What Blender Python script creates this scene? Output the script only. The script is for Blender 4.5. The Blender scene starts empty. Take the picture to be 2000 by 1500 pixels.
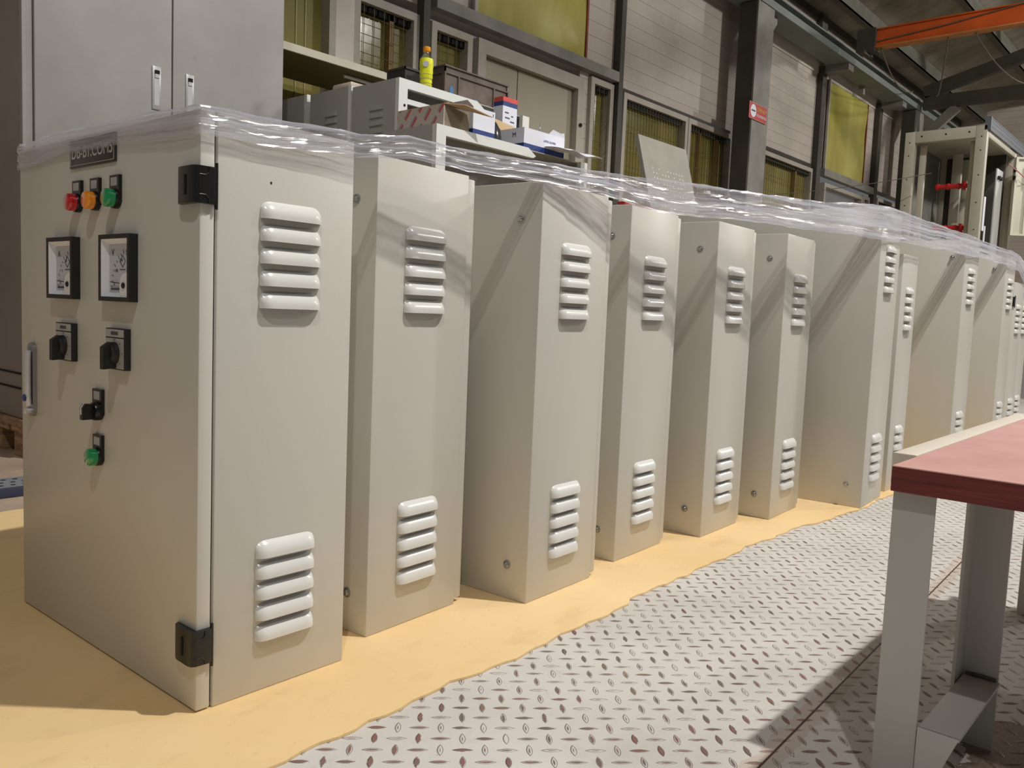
import bpy, bmesh, math, random
from mathutils import Vector, Matrix
random.seed(7)
S = bpy.context.scene
COL = S.collection
PI = math.pi

# ------------------------------------------------------------------ camera
cam_d = bpy.data.cameras.new('camera')
cam = bpy.data.objects.new('camera', cam_d); COL.objects.link(cam)
cam_d.sensor_width = 36.0; cam_d.sensor_fit = 'HORIZONTAL'
cam_d.lens = 1643.26 / 2000 * 36.0
cam_d.clip_start = 0.02; cam_d.clip_end = 200
PITCH, ROLL, AZ = 0.087185, 0.041265, 0.855726
def cam_axes():
    cp, sp, cr, sr = math.cos(PITCH), math.sin(PITCH), math.cos(ROLL), math.sin(ROLL)
    X = Vector((1, 0, 0)); Z = Vector((0, cp, -sp)); Y = X.cross(Z)
    X2 = cr * X + sr * Y; Y2 = -sr * X + cr * Y
    R = Matrix.Rotation(-AZ, 3, 'Z')
    return R @ X2, R @ Y2, R @ Z
ax, ay, az = cam_axes()
cam.matrix_world = Matrix(((ax.x, ay.x, -az.x, 0), (ax.y, ay.y, -az.y, 0), (ax.z, ay.z, -az.z, 0.5621), (0, 0, 0, 1)))
S.camera = cam

# ------------------------------------------------------------------ light
w = bpy.data.worlds.new('world'); S.world = w; w.use_nodes = True
w.node_tree.nodes['Background'].inputs[0].default_value = (0.95, 0.97, 1.0, 1)
w.node_tree.nodes['Background'].inputs[1].default_value = 0.12
def lamp(name, loc, target, size, power, col):
    d = bpy.data.lights.new(name, 'AREA'); d.shape = 'DISK'; d.size = size; d.energy = power; d.color = col
    o = bpy.data.objects.new(name, d); COL.objects.link(o); o.location = loc
    o.rotation_euler = (Vector(target) - Vector(loc)).to_track_quat('-Z', 'Y').to_euler()
    return o
lamp('unseen_overhead_light', (2.7, -1.42, 6.0), (1.6, 0.9, 0.5), 0.15, 300, (1.0, 0.985, 0.965))
lamp('unseen_overhead_light', (-1.15, -1.08, 4.6), (0.8, 1.2, 0.6), 0.09, 48, (1.0, 0.99, 0.975))
lamp('unseen_overhead_light', (7.6, -2.2, 4.5), (7.6, 3.0, 1.6), 0.4, 150, (1.0, 0.975, 0.93))  # added lamp without a visible fixture, brightens the background wall
lamp('unseen_overhead_light', (13.0, -2.2, 4.5), (12.0, 3.0, 1.6), 0.4, 180, (1.0, 0.975, 0.93))  # another unseen lamp, added to light the far end of the hall

S.view_settings.view_transform = 'Standard'; S.view_settings.look = 'None'
S.view_settings.gamma = 1.0; S.view_settings.use_curve_mapping = False
S.view_settings.exposure = 0.0

# ------------------------------------------------------------------ materials
def lin(c):
    return tuple(((v / 255) / 12.92 if v / 255 <= 0.04045 else ((v / 255 + 0.055) / 1.055) ** 2.4) for v in c[:3]) + (1,)
class NT:
    def __init__(s, name):
        s.m = bpy.data.materials.new(name); s.m.use_nodes = True
        s.t = s.m.node_tree; s.n = s.t.nodes; s.b = s.n['Principled BSDF']; s.out = s.n['Material Output']
    def new(s, ty, **kw):
        n = s.n.new(ty)
        for k, v in kw.items(): setattr(n, k, v)
        return n
    def link(s, a, b): s.t.links.new(a, b)
    def put(s, sock, v):
        if isinstance(v, bpy.types.NodeSocket): s.link(v, sock)
        else: sock.default_value = v
    def math(s, op, a, b=None, c=None, clamp=False):
        n = s.new('ShaderNodeMath', operation=op, use_clamp=clamp)
        for i, v in enumerate((a, b, c)):
            if v is not None: s.put(n.inputs[i], v)
        return n.outputs[0]
    def coord(s, kind='Object', scale=(1, 1, 1), rot=(0, 0, 0)):
        tc = s.new('ShaderNodeTexCoord'); mp = s.new('ShaderNodeMapping')
        mp.inputs['Scale'].default_value = scale; mp.inputs['Rotation'].default_value = rot
        s.link(tc.outputs[kind], mp.inputs[0]); return mp.outputs[0]
    def noise(s, vec, scale=5, detail=3, rough=0.5, dist=0.0):
        n = s.new('ShaderNodeTexNoise'); n.inputs['Scale'].default_value = scale
        n.inputs['Detail'].default_value = detail; n.inputs['Roughness'].default_value = rough
        n.inputs['Distortion'].default_value = dist
        if vec is not None: s.link(vec, n.inputs['Vector'])
        return n.outputs['Fac']
    def ramp(s, fac, stops, interp='LINEAR'):
        n = s.new('ShaderNodeValToRGB'); n.color_ramp.interpolation = interp
        e = n.color_ramp.elements
        while len(e) < len(stops): e.new(0.5)
        for i, (p, c) in enumerate(stops): e[i].position = p; e[i].color = c
        s.link(fac, n.inputs[0]); return n.outputs[0]
    def mix(s, fac, a, b):
        n = s.new('ShaderNodeMix', data_type='RGBA')
        s.put(n.inputs[0], fac); s.put(n.inputs[6], a); s.put(n.inputs[7], b); return n.outputs[2]
    def bump(s, h, strength=0.2, dist=0.01):
        n = s.new('ShaderNodeBump'); n.inputs['Strength'].default_value = strength; n.inputs['Distance'].default_value = dist
        s.link(h, n.inputs['Height']); s.link(n.outputs[0], s.b.inputs['Normal'])
    def set(s, **kw):
        for k, v in kw.items():
            k = {'base': 'Base Color', 'rough': 'Roughness', 'metal': 'Metallic', 'coat': 'Coat Weight', 'trans': 'Transmission Weight', 'ior': 'IOR', 'spec': 'Specular IOR Level', 'coatr': 'Coat Roughness'}[k]
            s.put(s.b.inputs[k], v)
def W1(v): return (v, v, v, 1)

def plain(name, rgb, rough=0.5, metal=0, var=0.08, scale=8, bump=0.0, bscale=300, coat=0, spec=0.5):
    m = NT(name); v = m.coord()
    n = m.noise(v, scale, 4)
    c = lin(rgb); d = tuple(x * (1 - var) for x in c[:3]) + (1,); l = tuple(min(1, x * (1 + var)) for x in c[:3]) + (1,)
    m.set(base=m.ramp(n, [(0.3, d), (0.7, l)]), rough=rough, metal=metal, coat=coat, spec=spec)
    if bump: m.bump(m.noise(m.coord(), bscale, 2), bump, 0.002)
    return m.m
M = {}
M['paint'] = plain('powder_coat_light_grey', (204, 200, 189), 0.36, var=0.02, scale=3, bump=0.05, bscale=420)
M['paint_bg'] = plain('grey_powder_coat', (170, 169, 165), 0.45, var=0.03, scale=3)
M['paint_white'] = plain('pale_frame_paint', (226, 226, 220), 0.45, var=0.02)
M['louver'] = plain('louver_paint', (222, 220, 213), 0.22, var=0.01, scale=3)
M['black'] = plain('black_plastic', (22, 21, 20), 0.28, var=0.15, bump=0.05, bscale=600)
M['blackm'] = plain('matte_black_plastic', (30, 29, 28), 0.55, var=0.2, bump=0.12, bscale=700)
M['grey_line'] = plain('grey_moulded_line', (92, 92, 90), 0.4)
M['dark'] = plain('dark_opening', (14, 13, 11), 0.9)
M['steel'] = plain('zinc_steel', (170, 172, 172), 0.28, 0.9, var=0.1, scale=40)
M['chrome'] = plain('satin_chrome', (214, 212, 214), 0.3, 0.35, var=0.04, scale=40)
M['white'] = plain('white_plastic', (232, 232, 236), 0.4, var=0.02)
M['silver'] = plain('silver_legend', (176, 177, 176), 0.35, 0.2, var=0.03)
M['dial'] = plain('meter_dial', (196, 200, 210), 0.45, var=0.02)
M['ink'] = plain('grey_ink', (70, 72, 80), 0.6)
M['inkb'] = plain('black_ink', (28, 28, 30), 0.6)
M['lettering'] = plain('pale_lettering', (190, 190, 186), 0.5)
M['plate'] = plain('black_engraved_plate', (52, 50, 47), 0.35, var=0.08)
M['blue'] = plain('blue_enamel', (32, 62, 130), 0.4)
M['redp'] = plain('red_plastic', (176, 32, 28), 0.4)
M['yellowp'] = plain('yellow_plastic', (214, 190, 70), 0.4)
M['pinkc'] = plain('pink_cable', (196, 128, 128), 0.5)
M['cable'] = plain('grey_cable', (96, 90, 78), 0.6)
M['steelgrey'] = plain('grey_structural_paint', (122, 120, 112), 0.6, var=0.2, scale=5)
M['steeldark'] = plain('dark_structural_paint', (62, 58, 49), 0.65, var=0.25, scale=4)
M['steelteal'] = plain('blue_grey_runway_paint', (112, 118, 112), 0.6, var=0.15, scale=4)
M['orange'] = plain('orange_crane_paint', (196, 84, 26), 0.5, var=0.25, scale=3)
M['oranged'] = plain('faded_orange_flange', (186, 122, 66), 0.55, var=0.2, scale=8)
M['frame'] = plain('window_frame_paint', (158, 150, 138), 0.55, var=0.1, scale=6)
M['purlin'] = plain('purlin_paint', (88, 86, 74), 0.7, var=0.2)
M['mesh'] = plain('grille_wire', (88, 82, 48), 0.6)
M['rust'] = plain('rusty_red_edge', (122, 48, 30), 0.7, var=0.3, scale=12)
M['tape'] = plain('brown_frame_strip', (126, 98, 52), 0.6)
M['doorpanel'] = plain('beige_door_panel', (146, 136, 116), 0.5, var=0.06, scale=2)
M['card'] = plain('brown_cardboard', (188, 160, 122), 0.8, var=0.08)
M['cardd'] = plain('grey_brown_cardboard', (136, 122, 102), 0.85, var=0.15, scale=14)
M['paper'] = plain('white_paper', (228, 228, 236), 0.6, var=0.02)
M['navy'] = plain('navy_print', (26, 52, 120), 0.5)
M['redprint'] = plain('red_print', (214, 70, 62), 0.5)
M['crate'] = plain('dirty_brown_crate', (98, 84, 74), 0.6, var=0.3, scale=14)
M['cap'] = plain('orange_cap', (244, 160, 24), 0.35)
M['label'] = plain('yellow_bottle_label', (226, 226, 40), 0.4, var=0.12, scale=60)
M['darkhelm'] = plain('dark_glossy_shell', (52, 52, 54), 0.2)
M['beige'] = plain('cream_panel_paint', (216, 212, 192), 0.45, var=0.02)
M['rackgrey'] = plain('rack_frame_paint', (176, 170, 152), 0.5, var=0.04)
M['perf'] = plain('dark_grey_perforated', (92, 96, 102), 0.5)
M['weld'] = plain('weld_bead', (92, 88, 76), 0.7, var=0.5, scale=80, bump=0.8, bscale=200)
M['legpaint'] = plain('bench_leg_paint', (190, 188, 180), 0.42, var=0.03, scale=4)
M['creamsteel'] = plain('cream_tube_paint', (226, 214, 196), 0.5, var=0.03)

def glow(name, rgb):
    m = NT(name); m.set(base=lin(rgb), rough=0.10, coat=1.0)
    r = m.new('ShaderNodeTexWave', wave_type='BANDS'); r.inputs['Scale'].default_value = 220; m.link(m.coord(), r.inputs[0])
    m.b.inputs['Subsurface Weight'].default_value = 0.1; m.b.inputs['Subsurface Radius'].default_value = (0.01, 0.01, 0.01)
    return m.m
M['red'] = glow('red_lens', (196, 14, 24)); M['amber'] = glow('amber_lens', (250, 150, 6)); M['green'] = glow('green_lens', (6, 150, 84))

def m_tall():
    m = NT('aged_grey_cabinet_paint'); v = m.coord()
    a = m.ramp(m.noise(v, 2.2, 5, 0.6), [(0.3, lin((140, 136, 134))), (0.7, lin((160, 156, 152)))])
    s = m.ramp(m.noise(v, 14, 3), [(0.68, W1(0)), (0.76, W1(1))])
    m.set(base=m.mix(m.math('MULTIPLY', s, 0.25), a, lin((110, 100, 94))), rough=0.5)
    m.bump(m.noise(v, 60, 3), 0.06, 0.004); return m.m
M['tall'] = m_tall()
M['tallside'] = plain('shade_darkened_side_paint', (138, 130, 122), 0.55, var=0.15, scale=3)  # cabinet grey made darker: the side's shade is put into the colour

def m_glass(name, a, b, rough=0.12):
    m = NT(name); v = m.coord(scale=(1, 1, 0.35))
    n = m.noise(v, 2.2, 4, 0.55, 0.8)
    m.set(base=m.ramp(n, [(0.3, lin(a)), (0.7, lin(b))]), rough=rough, spec=0.45)
    m.bump(m.noise(m.coord(), 3, 3), 0.10, 0.02); return m.m
M['glass'] = m_glass('olive_tinted_glass', (104, 94, 44), (140, 130, 74))
M['sheet'] = m_glass('yellow_plastic_sheet', (150, 140, 60), (178, 172, 92), 0.22)
M['daylight'] = None
def m_day():
    m = NT('bright_outdoor_view'); m.set(base=lin((60, 70, 50)), rough=0.9)
    v = m.coord('Object', scale=(1, 1, 1)); sx = m.new('ShaderNodeSeparateXYZ'); m.link(v, sx.inputs[0])
    f = m.math('FRACT', m.math('MULTIPLY', sx.outputs[2], 7.0))
    g = m.math('GREATER_THAN', f, 0.45)
    m.b.inputs['Emission Color'].default_value = (0.78, 0.9, 1, 1); m.put(m.b.inputs['Emission Strength'], m.math('MULTIPLY', g, 1.1)); return m.m
M['daylight'] = m_day()
M['greenery'] = plain('dark_green_hedge', (70, 92, 52), 0.8, var=0.4, scale=6)

def m_siding():
    m = NT('cream_panel_siding'); v = m.coord(); sx = m.new('ShaderNodeSeparateXYZ'); m.link(v, sx.inputs[0])
    f = m.math('FRACT', m.math('DIVIDE', sx.outputs[2], 0.112))
    g = m.math('LESS_THAN', f, 0.07)
    hi = m.math('MULTIPLY', m.math('GREATER_THAN', f, 0.07), m.math('LESS_THAN', f, 0.13))
    base = m.ramp(m.noise(v, 1.3, 5, 0.6), [(0.3, lin((160, 148, 138))), (0.7, lin((184, 174, 162)))])
    base = m.mix(m.math('MULTIPLY', g, 0.45), base, lin((112, 100, 88)))
    base = m.mix(m.math('MULTIPLY', hi, 0.3), base, lin((200, 192, 180)))
    dn = m.ramp(m.noise(v, 4, 6, 0.7), [(0.55, W1(0)), (0.8, W1(1))])
    base = m.mix(m.math('MULTIPLY', dn, 0.25), base, lin((116, 100, 84)))
    m.set(base=base, rough=0.6); m.bump(m.math('SUBTRACT', 1.0, g), 0.6, 0.01); return m.m
M['siding'] = m_siding()
def m_roof():
    m = NT('stained_roof_sheet'); v = m.coord(scale=(1, 0.5, 1))
    base = m.ramp(m.noise(v, 1.1, 6, 0.65, 0.6), [(0.3, lin((96, 90, 76))), (0.5, lin((138, 132, 114))), (0.72, lin((166, 160, 146)))])
    sx = m.new('ShaderNodeSeparateXYZ'); m.link(m.coord(), sx.inputs[0])
    f = m.math('FRACT', m.math('DIVIDE', sx.outputs[0], 0.30)); g = m.math('LESS_THAN', f, 0.08)
    base = m.mix(m.math('MULTIPLY', g, 0.25), base, lin((80, 74, 60)))
    m.set(base=base, rough=0.7); return m.m
M['roof'] = m_roof()

def m_plate():
    m = NT('painted_checker_plate'); v = m.coord(); P = 0.0405
    sx = m.new('ShaderNodeSeparateXYZ'); m.link(v, sx.inputs[0])
    gx = m.math('DIVIDE', sx.outputs[0], P); gy = m.math('DIVIDE', sx.outputs[1], P)
    r = math.sqrt(0.5)
    def lug(off, ax_):
        hx = m.math('ADD', gx, off); hy = m.math('ADD', gy, off)
        cx = m.math('FLOOR', hx); cy = m.math('FLOOR', hy)
        lx = m.math('SUBTRACT', m.math('SUBTRACT', hx, cx), 0.5); ly = m.math('SUBTRACT', m.math('SUBTRACT', hy, cy), 0.5)
        u = m.math('MULTIPLY', m.math('ADD', lx, ly), r); w_ = m.math('MULTIPLY', m.math('SUBTRACT', ly, lx), r)
        a, b = (u, w_) if ax_ else (w_, u)
        aL = m.math('DIVIDE', a, 0.345)
        h = m.math('SUBTRACT', m.math('SUBTRACT', 1.0, m.math('MULTIPLY', aL, aL)), m.math('DIVIDE', m.math('ABSOLUTE', b), 0.10))
        wn = m.new('ShaderNodeTexWhiteNoise', noise_dimensions='3D'); cv = m.new('ShaderNodeCombineXYZ')
        m.link(cx, cv.inputs[0]); m.link(cy, cv.inputs[1]); cv.inputs[2].default_value = off * 7; m.link(cv.outputs[0], wn.inputs['Vector'])
        return h, wn.outputs['Value']
    hA, rA = lug(0.0, False); hB, rB = lug(0.5, True)
    h = m.math('MAXIMUM', hA, hB); isA = m.math('GREATER_THAN', hA, hB)
    rnd = m.math('ADD', m.math('MULTIPLY', rA, isA), m.math('MULTIPLY', rB, m.math('SUBTRACT', 1.0, isA)))
    hm = m.math('MAXIMUM', h, 0.0)
    hgt = m.math('MINIMUM', m.math('MULTIPLY', hm, 2.2), 1.0)
    n1 = m.noise(v, 160, 4, 0.7); n2 = m.noise(v, 3.0, 4, 0.6); n3 = m.noise(v, 40, 5, 0.7)
    # worn crowns of the lugs, a ring of dirt at their foot
    ring = m.math('MULTIPLY', m.math('GREATER_THAN', h, -0.05), m.math('LESS_THAN', h, 0.22))
    core = m.math('GREATER_THAN', m.math('ADD', h, m.math('MULTIPLY', n3, 0.9)), m.math('ADD', 0.62, m.math('MULTIPLY', rnd, 0.7)))
    core = m.math('MULTIPLY', core, m.math('GREATER_THAN', h, 0.0))
    ringn = m.math('MULTIPLY', ring, m.math('GREATER_THAN', m.math('ADD', n3, m.math('MULTIPLY', rnd, 0.15)), 0.46))
    paint = m.ramp(n2, [(0.25, lin((196, 190, 182))), (0.6, lin((214, 209, 201))), (0.8, lin((222, 217, 209)))])
    fine = m.ramp(m.noise(v, 24, 6, 0.7), [(0.56, W1(0)), (0.78, W1(1))])
    paint = m.mix(m.math('MULTIPLY', fine, 0.35), paint, lin((150, 138, 126)))
    brown = m.mix(m.ramp(m.noise(v, 5, 2), [(0.42, W1(0)), (0.62, W1(1))]), lin((92, 78, 72)), lin((124, 72, 64)))
    rustm = m.ramp(m.noise(v, 2.1, 5, 0.65), [(0.6, W1(0)), (0.72, W1(1))])
    brown = m.mix(m.math('MULTIPLY', rustm, 0.8), brown, lin((168, 118, 70)))
    c = m.mix(m.math('MULTIPLY', core, 0.9), paint, brown)
    c = m.mix(m.math('MULTIPLY', ringn, 0.75), c, lin((98, 84, 78)))
    # chips scattered between the lugs
    chip = m.math('GREATER_THAN', m.math('ADD', m.noise(v, 70, 3, 0.6), m.math('MULTIPLY', rustm, 0.06)), 0.735)
    c = m.mix(m.math('MULTIPLY', chip, 0.7), c, lin((150, 98, 84)))
    # seam between two plates
    yy = m.math('ABSOLUTE', m.math('SUBTRACT', m.math('SUBTRACT', sx.outputs[1], 0.372), m.math('MULTIPLY', sx.outputs[0], 0.046)))
    seam = m.math('LESS_THAN', yy, 0.0016)
    near = m.math('LESS_THAN', yy, m.math('MULTIPLY', m.noise(v, 18, 5, 0.7), 0.035))
    c = m.mix(m.math('MULTIPLY', near, 0.35), c, lin((186, 150, 128)))
    c = m.mix(seam, c, lin((78, 48, 38)))
    # spilled brown grit under the bench
    vd = m.new('ShaderNodeVectorMath', operation='DISTANCE'); m.link(v, vd.inputs[0]); vd.inputs[1].default_value = (1.24, 0.06, 0.0)
    grit = m.math('LESS_THAN', m.math('ADD', vd.outputs['Value'], m.math('MULTIPLY', m.noise(v, 12, 5, 0.7), 0.16)), 0.27)
    c = m.mix(m.math('MULTIPLY', grit, 0.85), c, m.ramp(m.noise(v, 220, 3, 0.7), [(0.35, lin((92, 70, 52))), (0.7, lin((150, 122, 96)))]))
    m.set(base=c, rough=m.ramp(n1, [(0.3, W1(0.38)), (0.7, W1(0.55))]))
    hh = m.math('ADD', hgt, m.math('MULTIPLY', m.noise(v, 90, 3), 0.08))
    m.bump(m.math('SUBTRACT', hh, m.math('MULTIPLY', seam, 0.8)), 0.9, 0.0016)
    return m.m
M['checker'] = m_plate()
def m_conc():
    m = NT('dusty_concrete'); v = m.coord()
    m.set(base=m.ramp(m.noise(v, 3, 6, 0.65), [(0.3, lin((150, 128, 106))), (0.7, lin((188, 168, 146)))]), rough=0.85); return m.m
M['concrete'] = m_conc()
def m_mat():
    m = NT('tan_board'); v = m.coord()
    c = m.ramp(m.noise(v, 1.6, 4, 0.6), [(0.3, lin((232, 197, 140))), (0.7, lin((245, 213, 160)))])
    sp = m.ramp(m.noise(v, 70, 4, 0.7), [(0.6, W1(0)), (0.75, W1(1))])
    c = m.mix(m.math('MULTIPLY', sp, 0.3), c, lin((196, 152, 96)))
    st = m.ramp(m.noise(m.coord(scale=(1, 1.8, 1)), 6, 5, 0.6), [(0.56, W1(0)), (0.7, W1(1))])
    c = m.mix(m.math('MULTIPLY', st, 0.18), c, lin((176, 132, 80)))
    m.set(base=c, rough=0.7); m.bump(m.noise(v, 40, 4), 0.12, 0.004); return m.m
M['mat'] = m_mat()
def m_ply():
    m = NT('red_film_plywood'); v = m.coord()
    m.set(base=m.ramp(m.noise(v, 9, 5, 0.6), [(0.3, lin((206, 150, 140))), (0.7, lin((222, 174, 164)))]), rough=0.42)
    m.bump(m.noise(v, 50, 4), 0.08, 0.003); return m.m
M['ply'] = m_ply()
def m_plye():
    m = NT('red_plywood_edge'); v = m.coord(scale=(6, 6, 160))
    m.set(base=m.ramp(m.noise(v, 1.0, 4, 0.6), [(0.3, lin((84, 26, 24))), (0.6, lin((116, 42, 38))), (0.8, lin((140, 70, 62)))]), rough=0.55)
    m.bump(m.noise(v, 1.0, 3), 0.3, 0.003); return m.m
M['plye'] = m_plye()
def m_wood():
    m = NT('rough_pallet_wood'); v = m.coord(scale=(1, 3, 20))
    m.set(base=m.ramp(m.noise(v, 3, 6, 0.7), [(0.3, lin((88, 62, 40))), (0.55, lin((166, 134, 100))), (0.8, lin((190, 160, 126)))]), rough=0.85)
    m.bump(m.noise(v, 3, 5), 0.5, 0.01); return m.m
M['wood'] = m_wood()
def m_stripe():
    m = NT('red_striped_print'); v = m.coord(); sx = m.new('ShaderNodeSeparateXYZ'); m.link(v, sx.inputs[0])
    t = m.math('FRACT', m.math('MULTIPLY', m.math('ADD', sx.outputs[1], m.math('MULTIPLY', sx.outputs[2], 0.8)), 18))
    q = m.math('FRACT', m.math('MULTIPLY', m.math('SUBTRACT', sx.outputs[1], sx.outputs[2]), 11))
    g = m.math('MULTIPLY', m.math('LESS_THAN', t, 0.2), m.math('LESS_THAN', q, 0.72))
    g2 = m.math('MULTIPLY', m.math('GREATER_THAN', t, 0.2), m.math('MULTIPLY', m.math('LESS_THAN', t, 0.36), m.math('LESS_THAN', q, 0.72)))
    c = m.mix(g, lin((196, 184, 172)), lin((204, 78, 78))); c = m.mix(g2, c, lin((150, 148, 152)))
    m.set(base=c, rough=0.55); return m.m
M['stripe'] = m_stripe()
def m_clear(name, tint, fac):
    m = NT(name); tr = m.new('ShaderNodeBsdfTransparent'); gl = m.new('ShaderNodeBsdfGlossy'); gl.inputs['Roughness'].default_value = 0.06
    gl.inputs[0].default_value = tint; mx = m.new('ShaderNodeMixShader'); mx.inputs[0].default_value = fac
    m.link(tr.outputs[0], mx.inputs[1]); m.link(gl.outputs[0], mx.inputs[2]); m.link(mx.outputs[0], m.out.inputs[0]); return m.m
M['clear'] = m_clear('clear_plastic', (0.9, 0.95, 1, 1), 0.35)
M['lenscover'] = m_clear('meter_window', (1, 1, 1, 1), 0.06)
def m_film():
    m = NT('clear_stretch_film')
    uv = m.new('ShaderNodeUVMap'); mp = m.new('ShaderNodeMapping'); mp.inputs['Scale'].default_value = (1.6, 26, 1); m.link(uv.outputs[0], mp.inputs[0])
    n = m.noise(mp.outputs[0], 1.0, 4, 0.6, 0.5)
    mp2 = m.new('ShaderNodeMapping'); mp2.inputs['Scale'].default_value = (6, 90, 1); m.link(uv.outputs[0], mp2.inputs[0])
    n2 = m.noise(mp2.outputs[0], 1.0, 3, 0.6, 0.3)
    tr = m.new('ShaderNodeBsdfTransparent'); tr.inputs[0].default_value = (0.97, 0.97, 0.99, 1)
    df = m.new('ShaderNodeBsdfDiffuse'); df.inputs[0].default_value = (0.80, 0.81, 0.93, 1)
    tl = m.new('ShaderNodeBsdfTranslucent'); tl.inputs[0].default_value = (0.8, 0.8, 0.86, 1)
    gl = m.new('ShaderNodeBsdfGlossy'); gl.inputs['Roughness'].default_value = 0.13; gl.inputs[0].default_value = (1, 1, 1, 1)
    bp = m.new('ShaderNodeBump'); bp.inputs['Strength'].default_value = 1.0; bp.inputs['Distance'].default_value = 0.02
    m.link(m.math('ADD', n, m.math('MULTIPLY', n2, 0.35)), bp.inputs['Height']); m.link(bp.outputs[0], gl.inputs['Normal'])
    m1 = m.new('ShaderNodeMixShader'); m1.inputs[0].default_value = 0.4; m.link(df.outputs[0], m1.inputs[1]); m.link(tl.outputs[0], m1.inputs[2])
    m2 = m.new('ShaderNodeMixShader'); m2.inputs[0].default_value = 0.5; m.link(m1.outputs[0], m2.inputs[1]); m.link(gl.outputs[0], m2.inputs[2])
    mp3 = m.new('ShaderNodeMapping'); mp3.inputs['Scale'].default_value = (0.9, 13, 1); m.link(uv.outputs[0], mp3.inputs[0])
    n3 = m.noise(mp3.outputs[0], 1.0, 2, 0.5, 0.4)
    a = m.ramp(m.math('ADD', m.math('MULTIPLY', n3, 0.65), m.math('MULTIPLY', n, 0.35)), [(0.38, W1(0.34)), (0.47, W1(0.52)), (0.53, W1(0.80)), (0.62, W1(0.96))])
    m3 = m.new('ShaderNodeMixShader'); m.link(a, m3.inputs[0]); m.link(tr.outputs[0], m3.inputs[1]); m.link(m2.outputs[0], m3.inputs[2])
    m.link(m3.outputs[0], m.out.inputs[0]); return m.m
M['film'] = m_film()

# ------------------------------------------------------------------ mesh helpers
class MB:
    """collects shapes, then links them as ONE mesh object"""
    def __init__(s): s.bm = bmesh.new(); s.mats = [None]
    def mi(s, m):
        if m not in s.mats: s.mats.append(m)
        return s.mats.index(m)
    def tag(s, faces, m):
        if m is not None:
            i = s.mi(m)
            for f in faces: f.material_index = i
    def poly(s, pts, ext, m=None):
        """closed prism: polygon pts extruded along vector ext"""
        e = Vector(ext); a = [s.bm.verts.new(Vector(p)) for p in pts]; b = [s.bm.verts.new(Vector(p) + e) for p in pts]
        fs = [s.bm.faces.new(a), s.bm.faces.new(b[::-1])]
        n = len(pts)
        for i in range(n): fs.append(s.bm.faces.new((a[i], b[i], b[(i + 1) % n], a[(i + 1) % n])))
        s.tag(fs, m); return s
    def box(s, x0, y0, z0, x1, y1, z1, m=None, bev=0):
        r = bmesh.ops.create_cube(s.bm, size=1)
        for v in r['verts']:
            v.co = Vector(((x0 + x1) / 2 + v.co.x * (x1 - x0), (y0 + y1) / 2 + v.co.y * (y1 - y0), (z0 + z1) / 2 + v.co.z * (z1 - z0)))
        fs = list({f for v in r['verts'] for f in v.link_faces}); s.tag(fs, m)
        if bev:
            es = list({e for v in r['verts'] for e in v.link_edges})
            rb = bmesh.ops.bevel(s.bm, geom=es, offset=bev, segments=2, affect='EDGES', profile=0.5)
            s.tag(rb['faces'], m)
        return s
    def rings(s, rings, m=None, cap=True, closed=True):
        vs = [[s.bm.verts.new(p) for p in r] for r in rings]; fs = []
        n = len(vs[0])
        for i in range(len(vs) - 1):
            for j in range(n if closed else n - 1):
                k = (j + 1) % n
                fs.append(s.bm.faces.new((vs[i][j], vs[i][k], vs[i + 1][k], vs[i + 1][j])))
        if cap:
            fs.append(s.bm.faces.new(vs[0][::-1])); fs.append(s.bm.faces.new(vs[-1]))
        s.tag(fs, m); return s
    def lathe(s, o, axis, prof, m=None, n=24):
        """prof: (distance along axis, radius)"""
        a = Vector(axis).normalized(); o = Vector(o)
        u = a.orthogonal().normalized(); v = a.cross(u)
        return s.rings([[o + a * t + (u * math.cos(2 * PI * k / n) + v * math.sin(2 * PI * k / n)) * max(r, 1e-5) for k in range(n)] for t, r in prof], m)
    def tube(s, pts, r, m=None, n=8):
        pts = [Vector(p) for p in pts]; R = []
        for i, p in enumerate(pts):
            d = (pts[min(i + 1, len(pts) - 1)] - pts[max(i - 1, 0)]).normalized()
            ref = Vector((0, 0, 1)) if abs(d.z) < 0.9 else Vector((1, 0, 0))
            u = d.cross(ref).normalized(); v = u.cross(d)
            R.append([p + (u * math.cos(2 * PI * k / n) + v * math.sin(2 * PI * k / n)) * r for k in range(n)])
        return s.rings(R, m)
    def build(s, name, mat, parent=None, smooth=False, loc=None, rz=0):
        me = bpy.data.meshes.new(name)
        bmesh.ops.recalc_face_normals(s.bm, faces=s.bm.faces)
        s.bm.to_mesh(me); s.bm.free()
        me.materials.append(mat)
        # extra materials used by tagged faces follow the main one
        if len(s.mats) > 1:
            me.materials.clear()
            ms = [mat] + [x for x in s.mats if x is not None and x != mat]
            remap = {i: (0 if x is None else ms.index(x)) for i, x in enumerate(s.mats)}
            for x in ms: me.materials.append(x)
            for p in me.polygons: p.material_index = remap[p.material_index]
        if smooth:
            for p in me.polygons: p.use_smooth = True
            try: me.set_sharp_from_angle(angle=math.radians(smooth if smooth is not True else 40))
            except Exception: pass
        o = bpy.data.objects.new(name, me); COL.objects.link(o)
        if loc is not None: o.location = loc; o.rotation_euler = (0, 0, rz)
        if parent is not None: o.parent = parent
        return o
def tag(o, label, cat, group=None, kind=None):
    o['label'] = label; o['category'] = cat
    if group: o['group'] = group
    if kind: o['kind'] = kind
    return o
def struct(o): o['kind'] = 'structure'; return o
def thing(name, label, cat, loc=(0, 0, 0), rz=0, group=None):
    o = bpy.data.objects.new(name, None); COL.objects.link(o); o.empty_display_size = 0.1
    o.location = loc; o.rotation_euler = (0, 0, rz); return tag(o, label, cat, group)
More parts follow.
